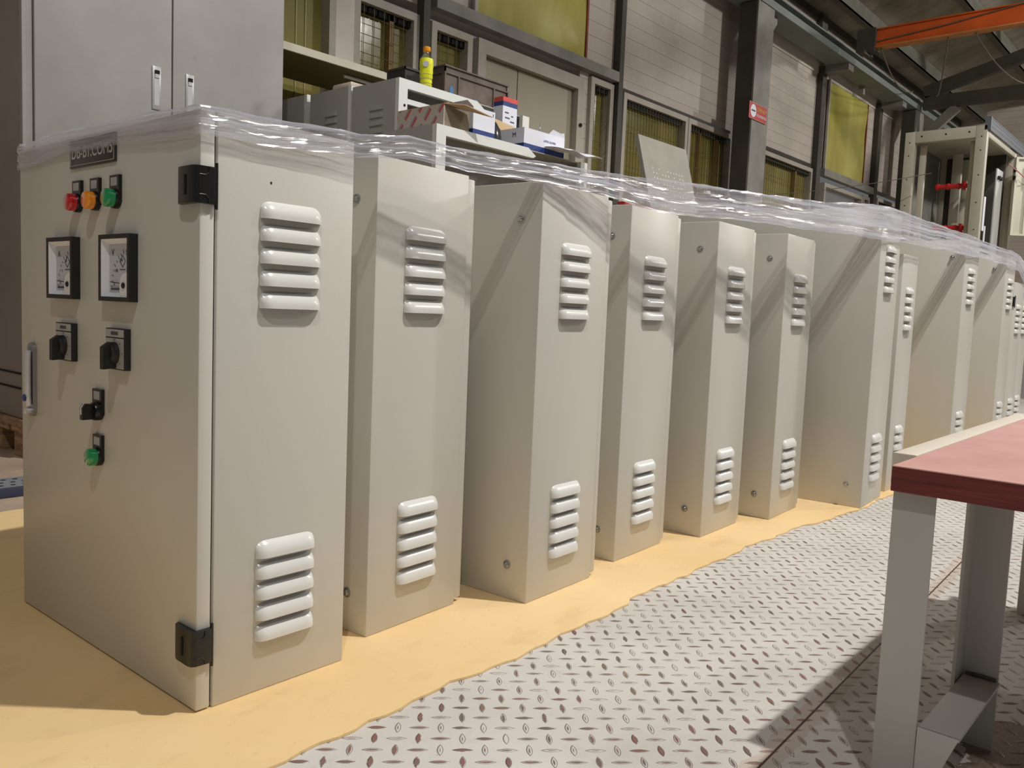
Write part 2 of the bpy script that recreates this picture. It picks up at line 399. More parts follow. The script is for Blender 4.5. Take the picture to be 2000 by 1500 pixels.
def text(name, body, size, mat, parent, loc, xdir, ydir, depth=0.0004, ax='CENTER', sx=1.0):
    cu = bpy.data.curves.new('t', 'FONT'); cu.body = body; cu.size = size; cu.extrude = depth
    cu.align_x = ax; cu.align_y = 'CENTER'
    tmp = bpy.data.objects.new('t', cu); COL.objects.link(tmp)
    dg = bpy.context.evaluated_depsgraph_get(); me = bpy.data.meshes.new_from_object(tmp.evaluated_get(dg))
    bpy.data.objects.remove(tmp); me.name = name; me.materials.clear(); me.materials.append(mat)
    X = Vector(xdir).normalized(); Y = Vector(ydir).normalized(); Z = X.cross(Y)
    for v in me.vertices: v.co = Vector(loc) + X * v.co.x * sx + Y * v.co.y + Z * v.co.z
    o = bpy.data.objects.new(name, me); COL.objects.link(o)
    if parent is not None: o.parent = parent
    return o
def shade_smooth_louver(o):
    for p in o.data.polygons: p.use_smooth = True

# ------------------------------------------------------------------ the hall
g = MB(); g.box(-3.0, -4.0, -0.05, 16.0, 1.6, 0.0); struct(g.build('floor', M['checker']))
g = MB(); g.box(-3.0, 1.6, -0.05, 16.0, 4.3, -0.001); struct(g.build('floor', M['concrete']))
# end walls and far parts of the shell, out of frame but closing the hall behind the row
WY = 4.0
g = MB()
def wallbox(x0, z0, x1, z1, y0=WY, y1=WY + 0.12): g.box(x0, y0, z0, x1, y1, z1)
g.box(-3, WY + 0.0, 2.40, 16, WY + 0.12, 4.12)
g.box(-3, WY, 0, 16, WY + 0.12, 0.85)
g.box(-3, WY, 0.85, 2.20, WY + 0.12, 2.40)
g.box(5.245, WY, 0.85, 5.36, WY + 0.12, 2.40); g.box(7.72, WY, 0.85, 8.2, WY + 0.12, 2.40); g.box(14.5, WY, 0.85, 16, WY + 0.12, 2.40)
struct(g.build('wall_back', M['siding']))
g = MB(); g.box(15.9, -4, 0, 16, WY, 5.6); struct(g.build('wall_right', M['siding']))
# roof slopes up towards the middle of the hall
def roof_z(y): return 4.06 + 0.27 * (WY - y)
g = MB(); g.poly([(-3, WY + 0.15, roof_z(WY + 0.15)), (16, WY + 0.15, roof_z(WY + 0.15)), (16, -0.4, roof_z(-0.4)), (-3, -0.4, roof_z(-0.4))], (0, 0, 0.05))
struct(g.build('ceiling', M['roof']))
for y in (3.62, 2.75, 1.9, 1.0):
    z = roof_z(y)
    g = MB(); g.box(-3, y - 0.035, z - 0.17, 15.88, y - 0.025, z - 0.01); g.box(-3, y - 0.035, z - 0.17, 15.88, y + 0.05, z - 0.155)
    struct(g.build('trim_%d' % (11 + int(y * 10)), M['purlin']))
# eave strip
g = MB(); g.box(-3, WY - 0.03, 3.98, 15.88, WY - 0.002, 4.09); struct(g.build('trim_1', M['steeldark']))
# wide pale band over the siding, top rail over windows
g = MB(); g.box(7.9, WY - 0.012, 3.42, 15.8, WY - 0.001, 3.72); struct(g.build('trim_2', plain('plain_band', (190, 182, 168), 0.6)))
g = MB(); g.box(3.68, WY - 0.07, 2.40, 5.67, WY - 0.002, 2.475); g.box(9.99, WY - 0.07, 2.30, 11.72, WY - 0.002, 2.385); struct(g.build('trim_3', M['steelgrey']))
# windows: frame, pane, wire grille
def window(n, x0, x1, z0=0.86, z1=2.32, step=0.05, hstep=0.11, f=0.045, mull=(), pane='glass', grille=True):
    t = bpy.data.objects.new('window_%d' % n, None); COL.objects.link(t); t.location = (x0, WY, z0); struct(t)
    W_, H_ = x1 - x0, z1 - z0
    g = MB(); g.box(0, -0.03, 0, f, 0.06, H_); g.box(W_ - f, -0.03, 0, W_, 0.06, H_); g.box(f, -0.03, H_ - f, W_ - f, 0.06, H_); g.box(f, -0.03, 0, W_ - f, 0.06, f)
    g.build('window_frame', M['frame'], t)
    g = MB(); g.box(f, 0.045, f, W_ - f, 0.052, H_ - f); g.build('window_pane', M[pane], t)
    if mull:
        g = MB()
        for q in mull: g.box(q - 0.014, 0.0, f, q + 0.014, 0.04, H_ - f)
        g.build('mullion', M['tape'], t)
    if grille:
        g = MB(); x = f + step / 2
        while x < W_ - f: g.tube([(x, -0.012, f), (x, -0.012, H_ - f)], 0.0022, n=5); x += step
        z = f + hstep / 2
        while z < H_ - f: g.tube([(f, -0.016, z), (W_ - f, -0.016, z)], 0.0022, n=5); z += hstep
        g.build('wire_grille', M['mesh'], t)
        g = MB(); x = f
        while x < W_ - f - 0.02:
            g.box(x + 0.006, 0.0, H_ - f - 0.04, x + step - 0.008 if x + step < W_ - f else W_ - f, 0.03, H_ - f - 0.002); x += step
        g.build('vent_slots', M['dark'], t)
    return t
M['dullglass'] = plain('dull_olive_pane', (128, 118, 62), 0.5, var=0.12, scale=5, spec=0.2)
window(1, 2.20, 2.955, 0.86, 2.38, 0.12, 0.4, pane='dullglass', grille=False)
g = MB()
for q in (2.50, 2.57, 2.60, 2.66, 2.74, 2.80): g.box(q, WY + 0.040, 0.92, q + 0.006, WY + 0.0445, 2.33)
struct(g.build('trim_5', plain('pale_pane_streak', (160, 150, 92), 0.5)))
window(2, 3.08, 3.575, 0.86, 2.33, 0.075, 0.105, mull=(0.30,))
window(3, 3.68, 4.045, 0.86, 2.33, 0.075, 0.105)
window(4, 5.36, 5.665, 0.86, 2.38, 0.06, 0.10)
window(5, 5.81, 6.85, 0.86, 2.36, 0.045, 0.16)
window(6, 6.86, 7.72, 0.86, 2.36, 0.05, 0.16, mull=(0.28, 0.62))
window(7, 8.22, 9.74, 0.86, 2.34, 0.055, 0.16, mull=(0.16, 1.12))
window(8, 10.12, 11.45, 0.86, 2.24, pane='clear', grille=False)
window(9, 11.47, 11.72, 0.86, 2.26, grille=False)
window(10, 12.02, 14.5, 0.86, 2.30, 0.08, 0.3, mull=(1.2,))
# pale wide post between the first windows
g = MB(); g.box(2.955, WY - 0.03, 0.85, 3.08, WY + 0.05, 2.40); struct(g.build('trim_4', plain('pale_post', (196, 186, 176), 0.6)))
# what shows through the clear window
g = MB(); g.box(-3, 4.3, -0.05, 16, 8, -0.001); struct(g.build('floor', M['concrete']))
g = MB(); g.box(9.6, 6.2, 0.0, 12.6, 6.25, 3.4); tag(g.build('louvred_screen', M['daylight']), 'bright slatted screen seen outside through the low clear window', 'screen')
g = MB(); g.lathe((11.9, 5.3, 0.0), (0, 0, 1), [(0, 0.3), (0.5, 0.7), (1.5, 0.75), (1.9, 0.75), (2.1, 0.5), (2.2, 0.01)], n=14)
tag(g.build('hedge', M['greenery'], smooth=True), 'dark green bush outside behind the low clear window', 'bush')
# double door in the wall
t = bpy.data.objects.new('door_1', None); COL.objects.link(t); t.location = (4.08, WY, 0); struct(t)
g = MB(); g.box(0, -0.05, 0, 0.075, 0.05, 2.33); g.box(1.09, -0.05, 0, 1.165, 0.05, 2.33); g.box(0.075, -0.05, 2.24, 1.09, 0.05, 2.33); g.build('door_frame', M['frame'], t)
g = MB(); g.box(0.08, 0.0, 0.02, 0.446, 0.04, 2.235); g.build('door_leaf', M['doorpanel'], t)
g = MB(); g.box(0.456, 0.0, 0.02, 1.085, 0.04, 2.235); g.build('door_leaf', M['doorpanel'], t)
g = MB(); g.lathe((1.13, -0.05, 1.98), (0, -1, 0), [(0, 0.014), (0.012, 0.014), (0.016, 0.006)], n=12); g.build('door_bolt', M['dark'], t)
# posts against the wall
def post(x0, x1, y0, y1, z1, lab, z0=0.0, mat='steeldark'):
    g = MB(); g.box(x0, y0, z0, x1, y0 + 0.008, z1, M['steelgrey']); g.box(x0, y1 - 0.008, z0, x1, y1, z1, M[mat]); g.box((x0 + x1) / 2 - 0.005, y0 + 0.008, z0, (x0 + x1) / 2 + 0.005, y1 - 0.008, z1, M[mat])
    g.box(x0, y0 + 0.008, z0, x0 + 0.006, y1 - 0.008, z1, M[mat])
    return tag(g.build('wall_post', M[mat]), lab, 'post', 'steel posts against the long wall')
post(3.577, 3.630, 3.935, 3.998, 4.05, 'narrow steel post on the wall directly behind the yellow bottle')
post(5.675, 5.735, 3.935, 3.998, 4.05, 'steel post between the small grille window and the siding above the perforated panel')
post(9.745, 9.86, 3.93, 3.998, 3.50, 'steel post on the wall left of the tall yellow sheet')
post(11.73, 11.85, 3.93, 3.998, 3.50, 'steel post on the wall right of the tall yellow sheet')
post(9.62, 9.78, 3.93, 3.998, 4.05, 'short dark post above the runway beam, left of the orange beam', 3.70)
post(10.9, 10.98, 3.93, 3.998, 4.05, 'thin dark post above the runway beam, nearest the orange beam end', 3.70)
# main I columns with haunches
def column(x, lab, h=3.49):
    t = thing('steel_column', lab, 'column', (x, 3.66, 0), 0, 'main steel columns of the hall')
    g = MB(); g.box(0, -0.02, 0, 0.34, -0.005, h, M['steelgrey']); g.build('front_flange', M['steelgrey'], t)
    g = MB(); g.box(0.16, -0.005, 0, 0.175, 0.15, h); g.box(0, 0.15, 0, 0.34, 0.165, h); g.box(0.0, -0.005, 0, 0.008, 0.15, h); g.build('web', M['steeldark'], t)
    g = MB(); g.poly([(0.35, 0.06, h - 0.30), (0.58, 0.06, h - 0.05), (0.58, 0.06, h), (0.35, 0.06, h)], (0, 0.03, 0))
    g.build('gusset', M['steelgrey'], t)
    return t
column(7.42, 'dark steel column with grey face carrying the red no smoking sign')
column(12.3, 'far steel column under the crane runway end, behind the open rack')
# red sign on the column
t = thing('warning_sign', 'small red sign with white disc and yellow text on the column', 'sign', (7.34, 3.630, 2.42))
g = MB(); g.box(0, 0, 0, 0.37, 0.004, 0.15, M['redp']); g.build('sign_board', M['redp'], t)
g = MB(); g.box(0, -0.001, 0, 0.37, 0.0, 0.005); g.box(0, -0.001, 0.145, 0.37, 0, 0.15); g.box(0, -0.001, 0.005, 0.005, 0, 0.145); g.box(0.365, -0.001, 0.005, 0.37, 0, 0.145); g.build('sign_border', plain('sign_border_paint', (196, 128, 112), 0.5), t)
g = MB(); g.lathe((0.085, 0, 0.075), (0, -1, 0), [(0, 0.058), (0.002, 0.058)], n=28); g.build('white_disc', M['paper'], t)
g = MB(); g.box(0.045, -0.0035, 0.070, 0.125, -0.002, 0.082); g.build('cigarette_mark', M['inkb'], t)
text('sign_lettering', 'CẤM HÚT', 0.046, M['yellowp'], t, (0.255, -0.001, 0.100), (1, 0, 0), (0, 0, 1), 0.0006, sx=0.95)
text('sign_lettering', 'NO SMOKING', 0.034, M['paper'], t, (0.255, -0.001, 0.045), (1, 0, 0), (0, 0, 1), 0.0006, sx=0.95)
# crane runway
t = thing('crane_runway', 'long blue-grey crane runway beam running along the wall', 'beam', (6.0, 3.64, 3.50))
g = MB(); g.box(-4, 0, 0, 9.8, 0.012, 0.07); g.build('edge_face', M['steelteal'], t)
g = MB(); g.box(-4, 0.012, 0, 9.8, 0.26, 0.012); g.box(-4, 0.10, 0.012, 9.8, 0.12, 0.15); g.box(-4, 0.03, 0.15, 9.8, 0.20, 0.165); g.build('flange', M['steelteal'], t)
for x in (3.78, 5.76): 
    g = MB(); g.box(x, 0.02, -0.07, x + 0.16, 0.30, -0.001); g.build('bracket', M['steelgrey'], t)
g = MB(); g.box(4.8, 0.2, -0.10, 4.86, 0.26, -0.001); g.build('bracket', M['steelgrey'], t)
# orange crane beam
t = thing('crane_beam', 'orange overhead crane beam crossing under the roof', 'crane beam', (9.42, 3.38, 3.50))
g = MB(); g.box(0.0, -5.0, 0.012, 0.012, -0.04, 0.185); g.build('web', M['orange'], t)
g = MB(); g.box(-0.03, -5.0, 0.0, 0.10, -0.02, 0.012); g.build('bottom_flange', M['oranged'], t)
g = MB(); g.box(-0.02, -5.0, 0.185, 0.10, -0.02, 0.197); g.build('top_flange', M['orange'], t)
g = MB(); g.box(-0.05, -0.13, -0.03, 0.12, 0.06, 0.205); g.box(-0.12, -0.05, -0.06, 0.16, 0.0, -0.03); g.build('end_carriage', M['steeldark'], t)
g = MB()
g.tube([(-0.01, -0.1, 0.06), (-0.018, -0.8, 0.11), (-0.018, -1.5, 0.19), (-0.02, -2.6, 0.215)], 0.006)
g.build('power_cable', M['cable'], t)
def hanging(pts, lab, rad=0.007):
    g = MB(); g.tube(pts, rad, n=6); tag(g.build('hanging_cable', M['cable']), lab, 'cable', 'cables hanging near the crane')
def sag(a, b, s, n=12):
    a = Vector(a); b = Vector(b); return [a.lerp(b, i / n) + Vector((0, 0, -4 * s * (i / n) * (1 - i / n))) for i in range(n + 1)]
hanging(sag((9.44, 2.55, 3.49), (11.9, 3.3, 3.55), 0.2), 'grey cable looping from the orange beam down to the tie beam')
hanging(sag((9.44, 3.2, 3.49), (12.0, 3.62, 3.66), 0.15), 'thin cable hanging from the orange beam end beside the wall')
hanging(sag((9.44, 2.3, 3.49), (12.0, 2.0, 3.6), 0.25), 'dark cable drooping from the orange beam at the frame edge')
hanging(sag((6.9, 1.9, 1.72), (5.9, 3.98, 1.55), 0.08) , 'thin grey wire strung from the open rack to the long wall', 0.0028)
# rafters
def bar(g, a, b, w_, h_):
    a = Vector(a); b = Vector(b); d = (b - a).normalized(); up = Vector((1, 0, 0)).cross(d).normalized()
    X = Vector((w_ / 2, 0, 0)); U = up * h_ / 2
    g.rings([[p - X - U, p + X - U, p + X + U, p - X + U] for p in (a, b)])
for x, lab in ((12.45, 'dark sloping rafter with tie beam above the open rack'),):
    t = thing('roof_truss', lab, 'truss', (x, 3.6, 3.6))
    g = MB(); bar(g, (0, 0.0, 0.13), (0, -7.0, 0.13 + 7.0 * 0.27), 0.1, 0.16); g.build('rafter', M['steeldark'], t)
    g = MB(); bar(g, (0, -0.0, -0.01), (0, -7.0, 0.02), 0.1, 0.17); g.build('tie_beam', M['steeldark'], t)
    g = MB(); bar(g, (0, 0.0, -0.5), (0, -0.42, -0.1), 0.08, 0.12); g.build('brace', M['steelgrey'], t)
# yellow sheets on the wall
def sheet(x0, z0, x1, z1, lab, edge=True):
    t = thing('plastic_sheet', lab, 'sheet', (x0, WY - 0.03, z0), 0, 'yellow plastic sheets over wall openings')
    g = MB(); nx, nz = 14, 14; pts = []
    W_, H_ = x1 - x0, z1 - z0
    vs = [[g.bm.verts.new((W_ * i / nx, 0.004 * math.sin(i * 1.3 + j * 0.9) + 0.006 * math.sin(j * 0.7 + i * 0.2), H_ * j / nz)) for i in range(nx + 1)] for j in range(nz + 1)]
    for j in range(nz):
        for i in range(nx): g.bm.faces.new((vs[j][i], vs[j][i + 1], vs[j + 1][i + 1], vs[j + 1][i]))
    o = g.build('sheet', M['sheet'], t, smooth=True)
    g = MB(); g.box(-0.03, -0.012, 0, 0, 0.012, H_); g.box(-0.03, -0.012, H_, W_, 0.012, H_ + 0.03); g.box(-0.03, -0.012, -0.03, W_, 0.012, 0); g.build('edge_strip', M['frame'], t)
    g = MB(); g.box(W_, -0.012, 0, W_ + 0.02, 0.012, H_); g.build('edge_strip', M['rust'], t)
    return t
sheet(4.07, 2.49, 5.25, 3.45, 'wide yellow plastic sheet over the wall above the double door')
sheet(10.08, 2.40, 11.36, 3.40, 'tall yellow plastic sheet on the wall between two posts')
# shelf on the wall behind the grey cabinets
t = thing('wall_shelf', 'pale wall shelf under the first windows, behind the grey enclosures', 'shelf', (2.05, 3.52, 1.74))
g = MB(); g.box(0, 0, 0, 1.45, 0.012, 0.036); g.build('front_edge', plain('shelf_edge', (188, 180, 160), 0.5), t)
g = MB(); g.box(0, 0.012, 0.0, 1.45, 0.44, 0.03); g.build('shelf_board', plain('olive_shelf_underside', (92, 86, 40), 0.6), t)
g = MB(); g.tube([(0.70, 0.10, -0.012), (0.95, 0.10, -0.012)], 0.008); g.build('light_tube', M['paint_white'], t)

# ------------------------------------------------------------------ tan board under the row
def jag(x): return 0.004 * math.sin(x * 23.1) + 0.003 * math.sin(x * 71.7 + 1.3) + (0.006 if math.sin(x * 9.1 + 0.6) > 0.6 else 0)
def matfront(x):
    P = [(-0.6, 0.83), (0.557, 0.838), (1.145, 0.852), (1.55, 0.874), (1.938, 0.888), (2.25, 0.874), (2.565, 0.846), (3.0, 0.842), (5.4, 0.80)]
    for (a, b), (c, d) in zip(P, P[1:]):
        if x <= c: return b + (d - b) * (x - a) / (c - a) + jag(x)
    return P[-1][1]
g = MB(); N = 220
fr = [(-0.6 + 6.0 * i / N) for i in range(N + 1)]
bk = [(x, 2.32 + 0.012 * math.sin(x * 17) + 0.006 * math.sin(x * 61)) for x in fr]
top = [[g.bm.verts.new((x, matfront(x), z)) for x in fr] for z in (0.0005, 0.004)]
bak = [[g.bm.verts.new((x, y, z)) for x, y in bk] for z in (0.0005, 0.004)]
for i in range(N):
    g.bm.faces.new((top[1][i], top[1][i + 1], bak[1][i + 1], bak[1][i])); g.bm.faces.new((top[0][i], bak[0][i], bak[0][i + 1], top[0][i + 1]))
    g.bm.faces.new((top[0][i], top[0][i + 1], top[1][i + 1], top[1][i])); g.bm.faces.new((bak[0][i], bak[1][i], bak[1][i + 1], bak[0][i + 1]))
g.bm.faces.new((top[0][0], top[1][0], bak[1][0], bak[0][0])); g.bm.faces.new((top[0][N], bak[0][N], bak[1][N], top[1][N]))
tag(g.build('floor_mat', M['mat']), 'tan protective mat with ragged edge under the row of cabinets', 'mat')
MZ = 0.004

# ------------------------------------------------------------------ cabinets
def louver_set(parent, x0, zs, w_, y=0.0, sgn=-1, ax='x', name='louver_vent', mat='louver', h=0.0238, D=0.0115):
    """pressed hoods, open underneath. ax='x': on a face looking to -y, spread along x."""
    g = MB(); nu, nv = 24, 8; r = 0.016
    def P(a, d, z): return (a, y - d, z) if ax == 'x' else (y - d, a, z)
    for zb in zs:
        rows = []
        for j in range(nv + 1):
            v = j / nv; row = []
            for i in range(nu + 1):
                t = i / nu; t = 0.5 - 0.5 * math.cos(PI * t)
                u = x0 + w_ * t; e = min(u - x0, x0 + w_ - u)
                ed = 1.0 if e >= r else math.sqrt(max(0, 1 - ((r - e) / r) ** 2))
                top = zb + h * (0.55 + 0.45 * ed)
                z = top + (zb - top) * v
                d = D * math.sin(PI / 2 * min(1, v * 1.25)) ** 0.8 * ed
                row.append(g.bm.verts.new(P(u, d + 0.0002, z)))
            rows.append(row)
        mi = 0
        for j in range(nv):
            for i in range(nu):
                f = g.bm.faces.new((rows[j][i], rows[j][i + 1], rows[j + 1][i + 1], rows[j + 1][i])); f.material_index = mi; f.smooth = True
        # dark mouth underneath
        mo = 1
        a = [g.bm.verts.new(P(x0 + w_ * (0.5 - 0.5 * math.cos(PI * i / nu)), 0.0002, zb + 0.0015)) for i in range(nu + 1)]
        b = [g.bm.verts.new(Vector(rows[nv][i].co) + Vector((0, 0, 0.0012)) * 1) for i in range(nu + 1)]
        for i in range(nu):
            f = g.bm.faces.new((a[i], a[i + 1], b[i + 1], b[i])); f.material_index = mo
    me = bpy.data.meshes.new(name); g.bm.to_mesh(me); g.bm.free()
    me.materials.append(M[mat]); me.materials.append(M['dark'])
    o = bpy.data.objects.new(name, me); COL.objects.link(o); o.parent = parent; return o
def bolt(parent, pos, axis=(-1, 0, 0), r=0.0085):
    g = MB(); g.lathe(pos, axis, [(0, r), (0.0015, r), (0.0018, r * 0.72), (0.005, r * 0.66), (0.0062, r * 0.5)], M['steel'], 16)
    g.lathe(Vector(pos) + Vector(axis) * 0.0062, axis, [(0, r * 0.32), (0.0004, r * 0.32)], M['dark'], 6)
    return g.build('wall_bolt', M['steel'], parent, smooth=35)
CW = 0.592
def hinge(parent, z, x_front, name='hinge'):
    """black wrap-round hinge on the corner x_front, y 0: one leaf on the door face, one on the side"""
    h = 0.047; g = MB(); xf = x_front
    p = [(xf - 0.002, 0.046), (xf - 0.007, 0.042), (xf - 0.0095, 0.034), (xf - 0.0105, 0.004), (xf - 0.009, -0.003), (xf - 0.004, -0.0065), (xf + 0.014, -0.007), (xf + 0.0205, -0.0055), (xf + 0.0215, 0.0), (xf - 0.0002, -0.0002), (xf - 0.0002, 0.046)]
    g.poly([(a, b, z) for a, b in p], (0, 0, h))
    o = g.build(name, M['black'], parent, smooth=30)
    g = MB(); g.box(xf - 0.0112, 0.016, z + 0.011, xf - 0.0100, 0.020, z + 0.036, M['dark'])
    g.build('slot', M['dark'], o)
    g = MB(); g.tube([(xf - 0.0095, 0.0, z + 0.036), (xf - 0.004, -0.0068, z + 0.036), (xf + 0.004, -0.0071, z + 0.036), (xf + 0.008, -0.0073, z + 0.039), (xf + 0.009, -0.0073, z + 0.046)], 0.0007, M['grey_line'], 5)
    g.tube([(xf - 0.0095, 0.0, z + 0.011), (xf - 0.004, -0.0068, z + 0.011), (xf + 0.004, -0.0071, z + 0.011), (xf + 0.008, -0.0073, z + 0.007), (xf + 0.009, -0.0073, z + 0.001)], 0.0007, M['grey_line'], 5)
    g.tube([(xf + 0.0205, -0.0042, z - 0.006), (xf + 0.0205, -0.0042, z + h + 0.006)], 0.0022, M['black'], 8)
    g.build('moulding', M['black'], o)
    return o
def cabinet(x, y, yaw, d, H, front, label):
    CW = 0.70 if H > 0.85 else 0.592
    t = thing('electrical_cabinet', label, 'cabinet', (x, y, MZ), math.radians(yaw), 'row of grey electrical cabinets')
    H -= 0.002
    g = MB()
    if front: g.box(0.003, 0, 0, d, CW, H, bev=0.0022)
    else: g.box(0, 0, 0, d - 0.002, CW, H, bev=0.0022)
    g.build('body', M['paint'], t, smooth=30)
    g = MB()
    if front:
        g.box(-0.0005, 0.006, 0.006, 0.0035, CW - 0.006, H - 0.006, M['dark']); g.build('door_seal', M['dark'], t)
        g = MB(); g.box(-0.0213, 0, 0.002, -0.0005, CW, H - 0.001, bev=0.0025)
    else:
        g.box(d - 0.0035, 0.008, 0.006, d + 0.002, CW - 0.006, H - 0.006, M['dark']); g.build('door_seal', M['dark'], t)
        g = MB(); g.box(d + 0.0005, 0.004, 0.008, d + 0.020, CW - 0.002, H - 0.005, bev=0.0025)
    door = g.build('door', M['paint'], t, smooth=30)
    k = 0.0305; u0 = H - 0.129 + (0.0 if H < 0.85 else 0.0)
    w_ = 0.099 if d > 0.2 else 0.075; x0 = 0.067 if d > 0.2 else 0.055
    louver_set(t, x0, [u0 - i * k for i in range(5)], w_)
    louver_set(t, x0, [0.196 - i * 0.030 for i in range(5)], w_)
    if not front:
        for yy in (0.048, CW - 0.048):
            for zz in (0.067, H - 0.068): bolt(t, (0, yy, zz))
    return t, door
A, dr = cabinet(0.576, 1.022, 0.9, 0.226, 0.80, True, 'nearest grey cabinet, its door carrying meters, lamps and switches')
# --- door furniture of the nearest cabinet (door face at x = -0.0213, looking to -x)
F = -0.0213
hinge(A, 0.678, F); hinge(A, 0.068, F)
def plateobj(name, y0, y1, z0, z1, th, mat, par=A, f=F, bev=0.0):
    g = MB(); g.box(f - th, y0, z0, f, y1, z1, bev=bev); return g.build(name, M[mat], par, smooth=30)
nm = plateobj('name_plate', 0.229, 0.383, 0.749, 0.791, 0.0028, 'plate', bev=0.0006)
text('name_lettering', 'DB-B1.COM5', 0.0265, M['lettering'], nm, (F - 0.0030, 0.306, 0.7705), (0, -1, 0), (0, 0, 1), 0.0003, sx=0.92)
g = MB()
for a in ((0.233, 0.3795, 0.7522, 0.7528), (0.233, 0.3795, 0.7872, 0.7878), (0.233, 0.2336, 0.7522, 0.7878), (0.3789, 0.3795, 0.7522, 0.7878)): g.box(F - 0.0033, a[0], a[2], F - 0.0028, a[1], a[3])
g.build('plate_border', M['lettering'], nm)
def pilot(y, z, lens, name='pilot_lamp', tagz=0.018):
    """22 mm lamp: black ring, coloured lens, tag holder above"""
    g = MB(); g.lathe((F, y, z), (-1, 0, 0), [(0, 0.0145), (0.0062, 0.0145), (0.0078, 0.0138), (0.0082, 0.011)], n=28)
    g.box(F - 0.005, y - 0.0145, z - 0.006, F, y + 0.0145, z + 0.0335, M['black'])
    o = g.build(name, M['black'], A, smooth=35)
    g = MB(); g.lathe((F - 0.0080, y, z), (-1, 0, 0), [(0, 0.0128), (0.007, 0.0135), (0.0095, 0.0132), (0.0115, 0.0115), (0.0120, 0.0)], n=32); g.build('lens', M[lens], o, smooth=50)
    g = MB(); g.box(F - 0.0056, y - 0.0095, z + 0.0180, F - 0.0050, y + 0.0095, z + 0.0300); g.build('legend_tag', M['silver'], o)
    return o
pilot(0.355, 0.6955, 'red'); pilot(0.293, 0.6955, 'amber'); pilot(0.228, 0.6955, 'green'); pilot(0.285, 0.310, 'green', 'push_button')
def meter(yc, zc, letter):
    s = 0.048; g = MB(); f = F
    # bezel as a four sided frame
    b = 0.0065; th = 0.013
    g.box(f - th, yc - s, zc - s, f, yc - s + b, zc + s); g.box(f - th, yc + s - b, zc - s, f, yc + s, zc + s)
    g.box(f - th, yc - s + b, zc - s, f, yc + s - b, zc - s + b); g.box(f - th, yc - s + b, zc + s - b, f, yc + s - b, zc + s)
    o = g.build('panel_meter', M['blackm'], A)
    i = s - b; g = MB()   # white tray: sloping sides
    di = i - 0.007
    R = [[(f - th + 0.001, yc - i, zc - i), (f - th + 0.001, yc + i, zc - i), (f - th + 0.001, yc + i, zc + i), (f - th + 0.001, yc - i, zc + i)],
         [(f - 0.002, yc - di, zc - di), (f - 0.002, yc + di, zc - di), (f - 0.002, yc + di, zc + di), (f - 0.002, yc - di, zc + di)]]
    g.rings(R, cap=False); g.build('inner_tray', M['white'], o)
    g = MB(); g.box(f - 0.0028, yc - di, zc - di, f - 0.002, yc + di, zc + di); g.build('dial', M['dial'], o)
    X = f - 0.0031
    text('dial_letter', letter, 0.014, M['ink'], o, (X, yc + di - 0.012, zc + di - 0.012), (0, -1, 0), (0, 0, 1), 0.0001)
    g = MB(); cx, cz = yc - di + 0.006, zc - di + 0.006   # pivot near lower right as seen
    for q in range(11):
        a = math.radians(2 + q * 8.6); r0, r1 = 0.052, 0.058 if q % 2 == 0 else 0.0555
        p0 = (X, cx + r0 * math.cos(a), cz + r0 * math.sin(a)); p1 = (X, cx + r1 * math.cos(a), cz + r1 * math.sin(a))
        g.tube([p0, p1], 0.00045, n=4)
    dd = 0.0085; cy_, cz_ = yc - 0.008, zc + 0.010
    for (a0, b0), (a1, b1) in zip([(dd, 0), (0, dd), (-dd, 0), (0, -dd)], [(0, dd), (-dd, 0), (0, -dd), (dd, 0)]):
        g.tube([(X, cy_ + a0, cz_ + b0), (X, cy_ + a1, cz_ + b1)], 0.0006, n=4)
    g.box(X - 0.0002, cy_ - 0.009, cz_ - 0.0125, X, cy_ + 0.009, cz_ - 0.0112)
    g.box(X - 0.0002, yc - di + 0.012, zc - di + 0.003, X, yc + di - 0.006, zc - di + 0.006)
    g.build('dial_scale', M['ink'], o)
    for q, s_ in enumerate(('0', '5', '10', '15') if letter == 'A' else ('0', '100', '300', '500')):
        a = math.radians(6 + q * 26)
        text('scale_figure', s_, 0.0062, M['ink'], o, (X, cx + 0.047 * math.cos(a), cz + 0.047 * math.sin(a)), (0, -1, 0), (0, 0, 1), 0.0001)
    g = MB(); g.tube([(X - 0.002, cx + 0.012, cz + 0.006), (X - 0.002, cx + 0.055, cz + 0.0085)], 0.0007, n=5); g.build('needle', M['inkb'], o)
    # white cover over the pivot with its black screw
    g = MB(); pts = [(f - 0.0035, yc - i + 0.0005, zc - i + 0.0005), (f - 0.0035, yc - i + 0.026, zc - i + 0.0005), (f - 0.0035, yc - i + 0.026, zc - i + 0.018)]
    for k in range(7):
        a = math.radians(0 + k * 15); pts.append((f - 0.0035, yc - i + 0.006 + 0.020 * math.cos(a), zc - i + 0.018 + 0.017 * math.sin(a)))
    pts.append((f - 0.0035, yc - i + 0.0005, zc - i + 0.035))
    g.poly(pts, (-0.0075, 0, 0)); c_ = g.build('pivot_cover', M['white'], o)
    g = MB(); g.lathe((f - 0.0112, yc - i + 0.0135, zc - i + 0.0165), (-1, 0, 0), [(0, 0.0042), (0.0015, 0.0042), (0.0025, 0.0025)], n=16); g.build('zero_screw', M['inkb'], c_)
    return o
meter(0.401, 0.5955, 'A'); meter(0.213, 0.5955, 'V')
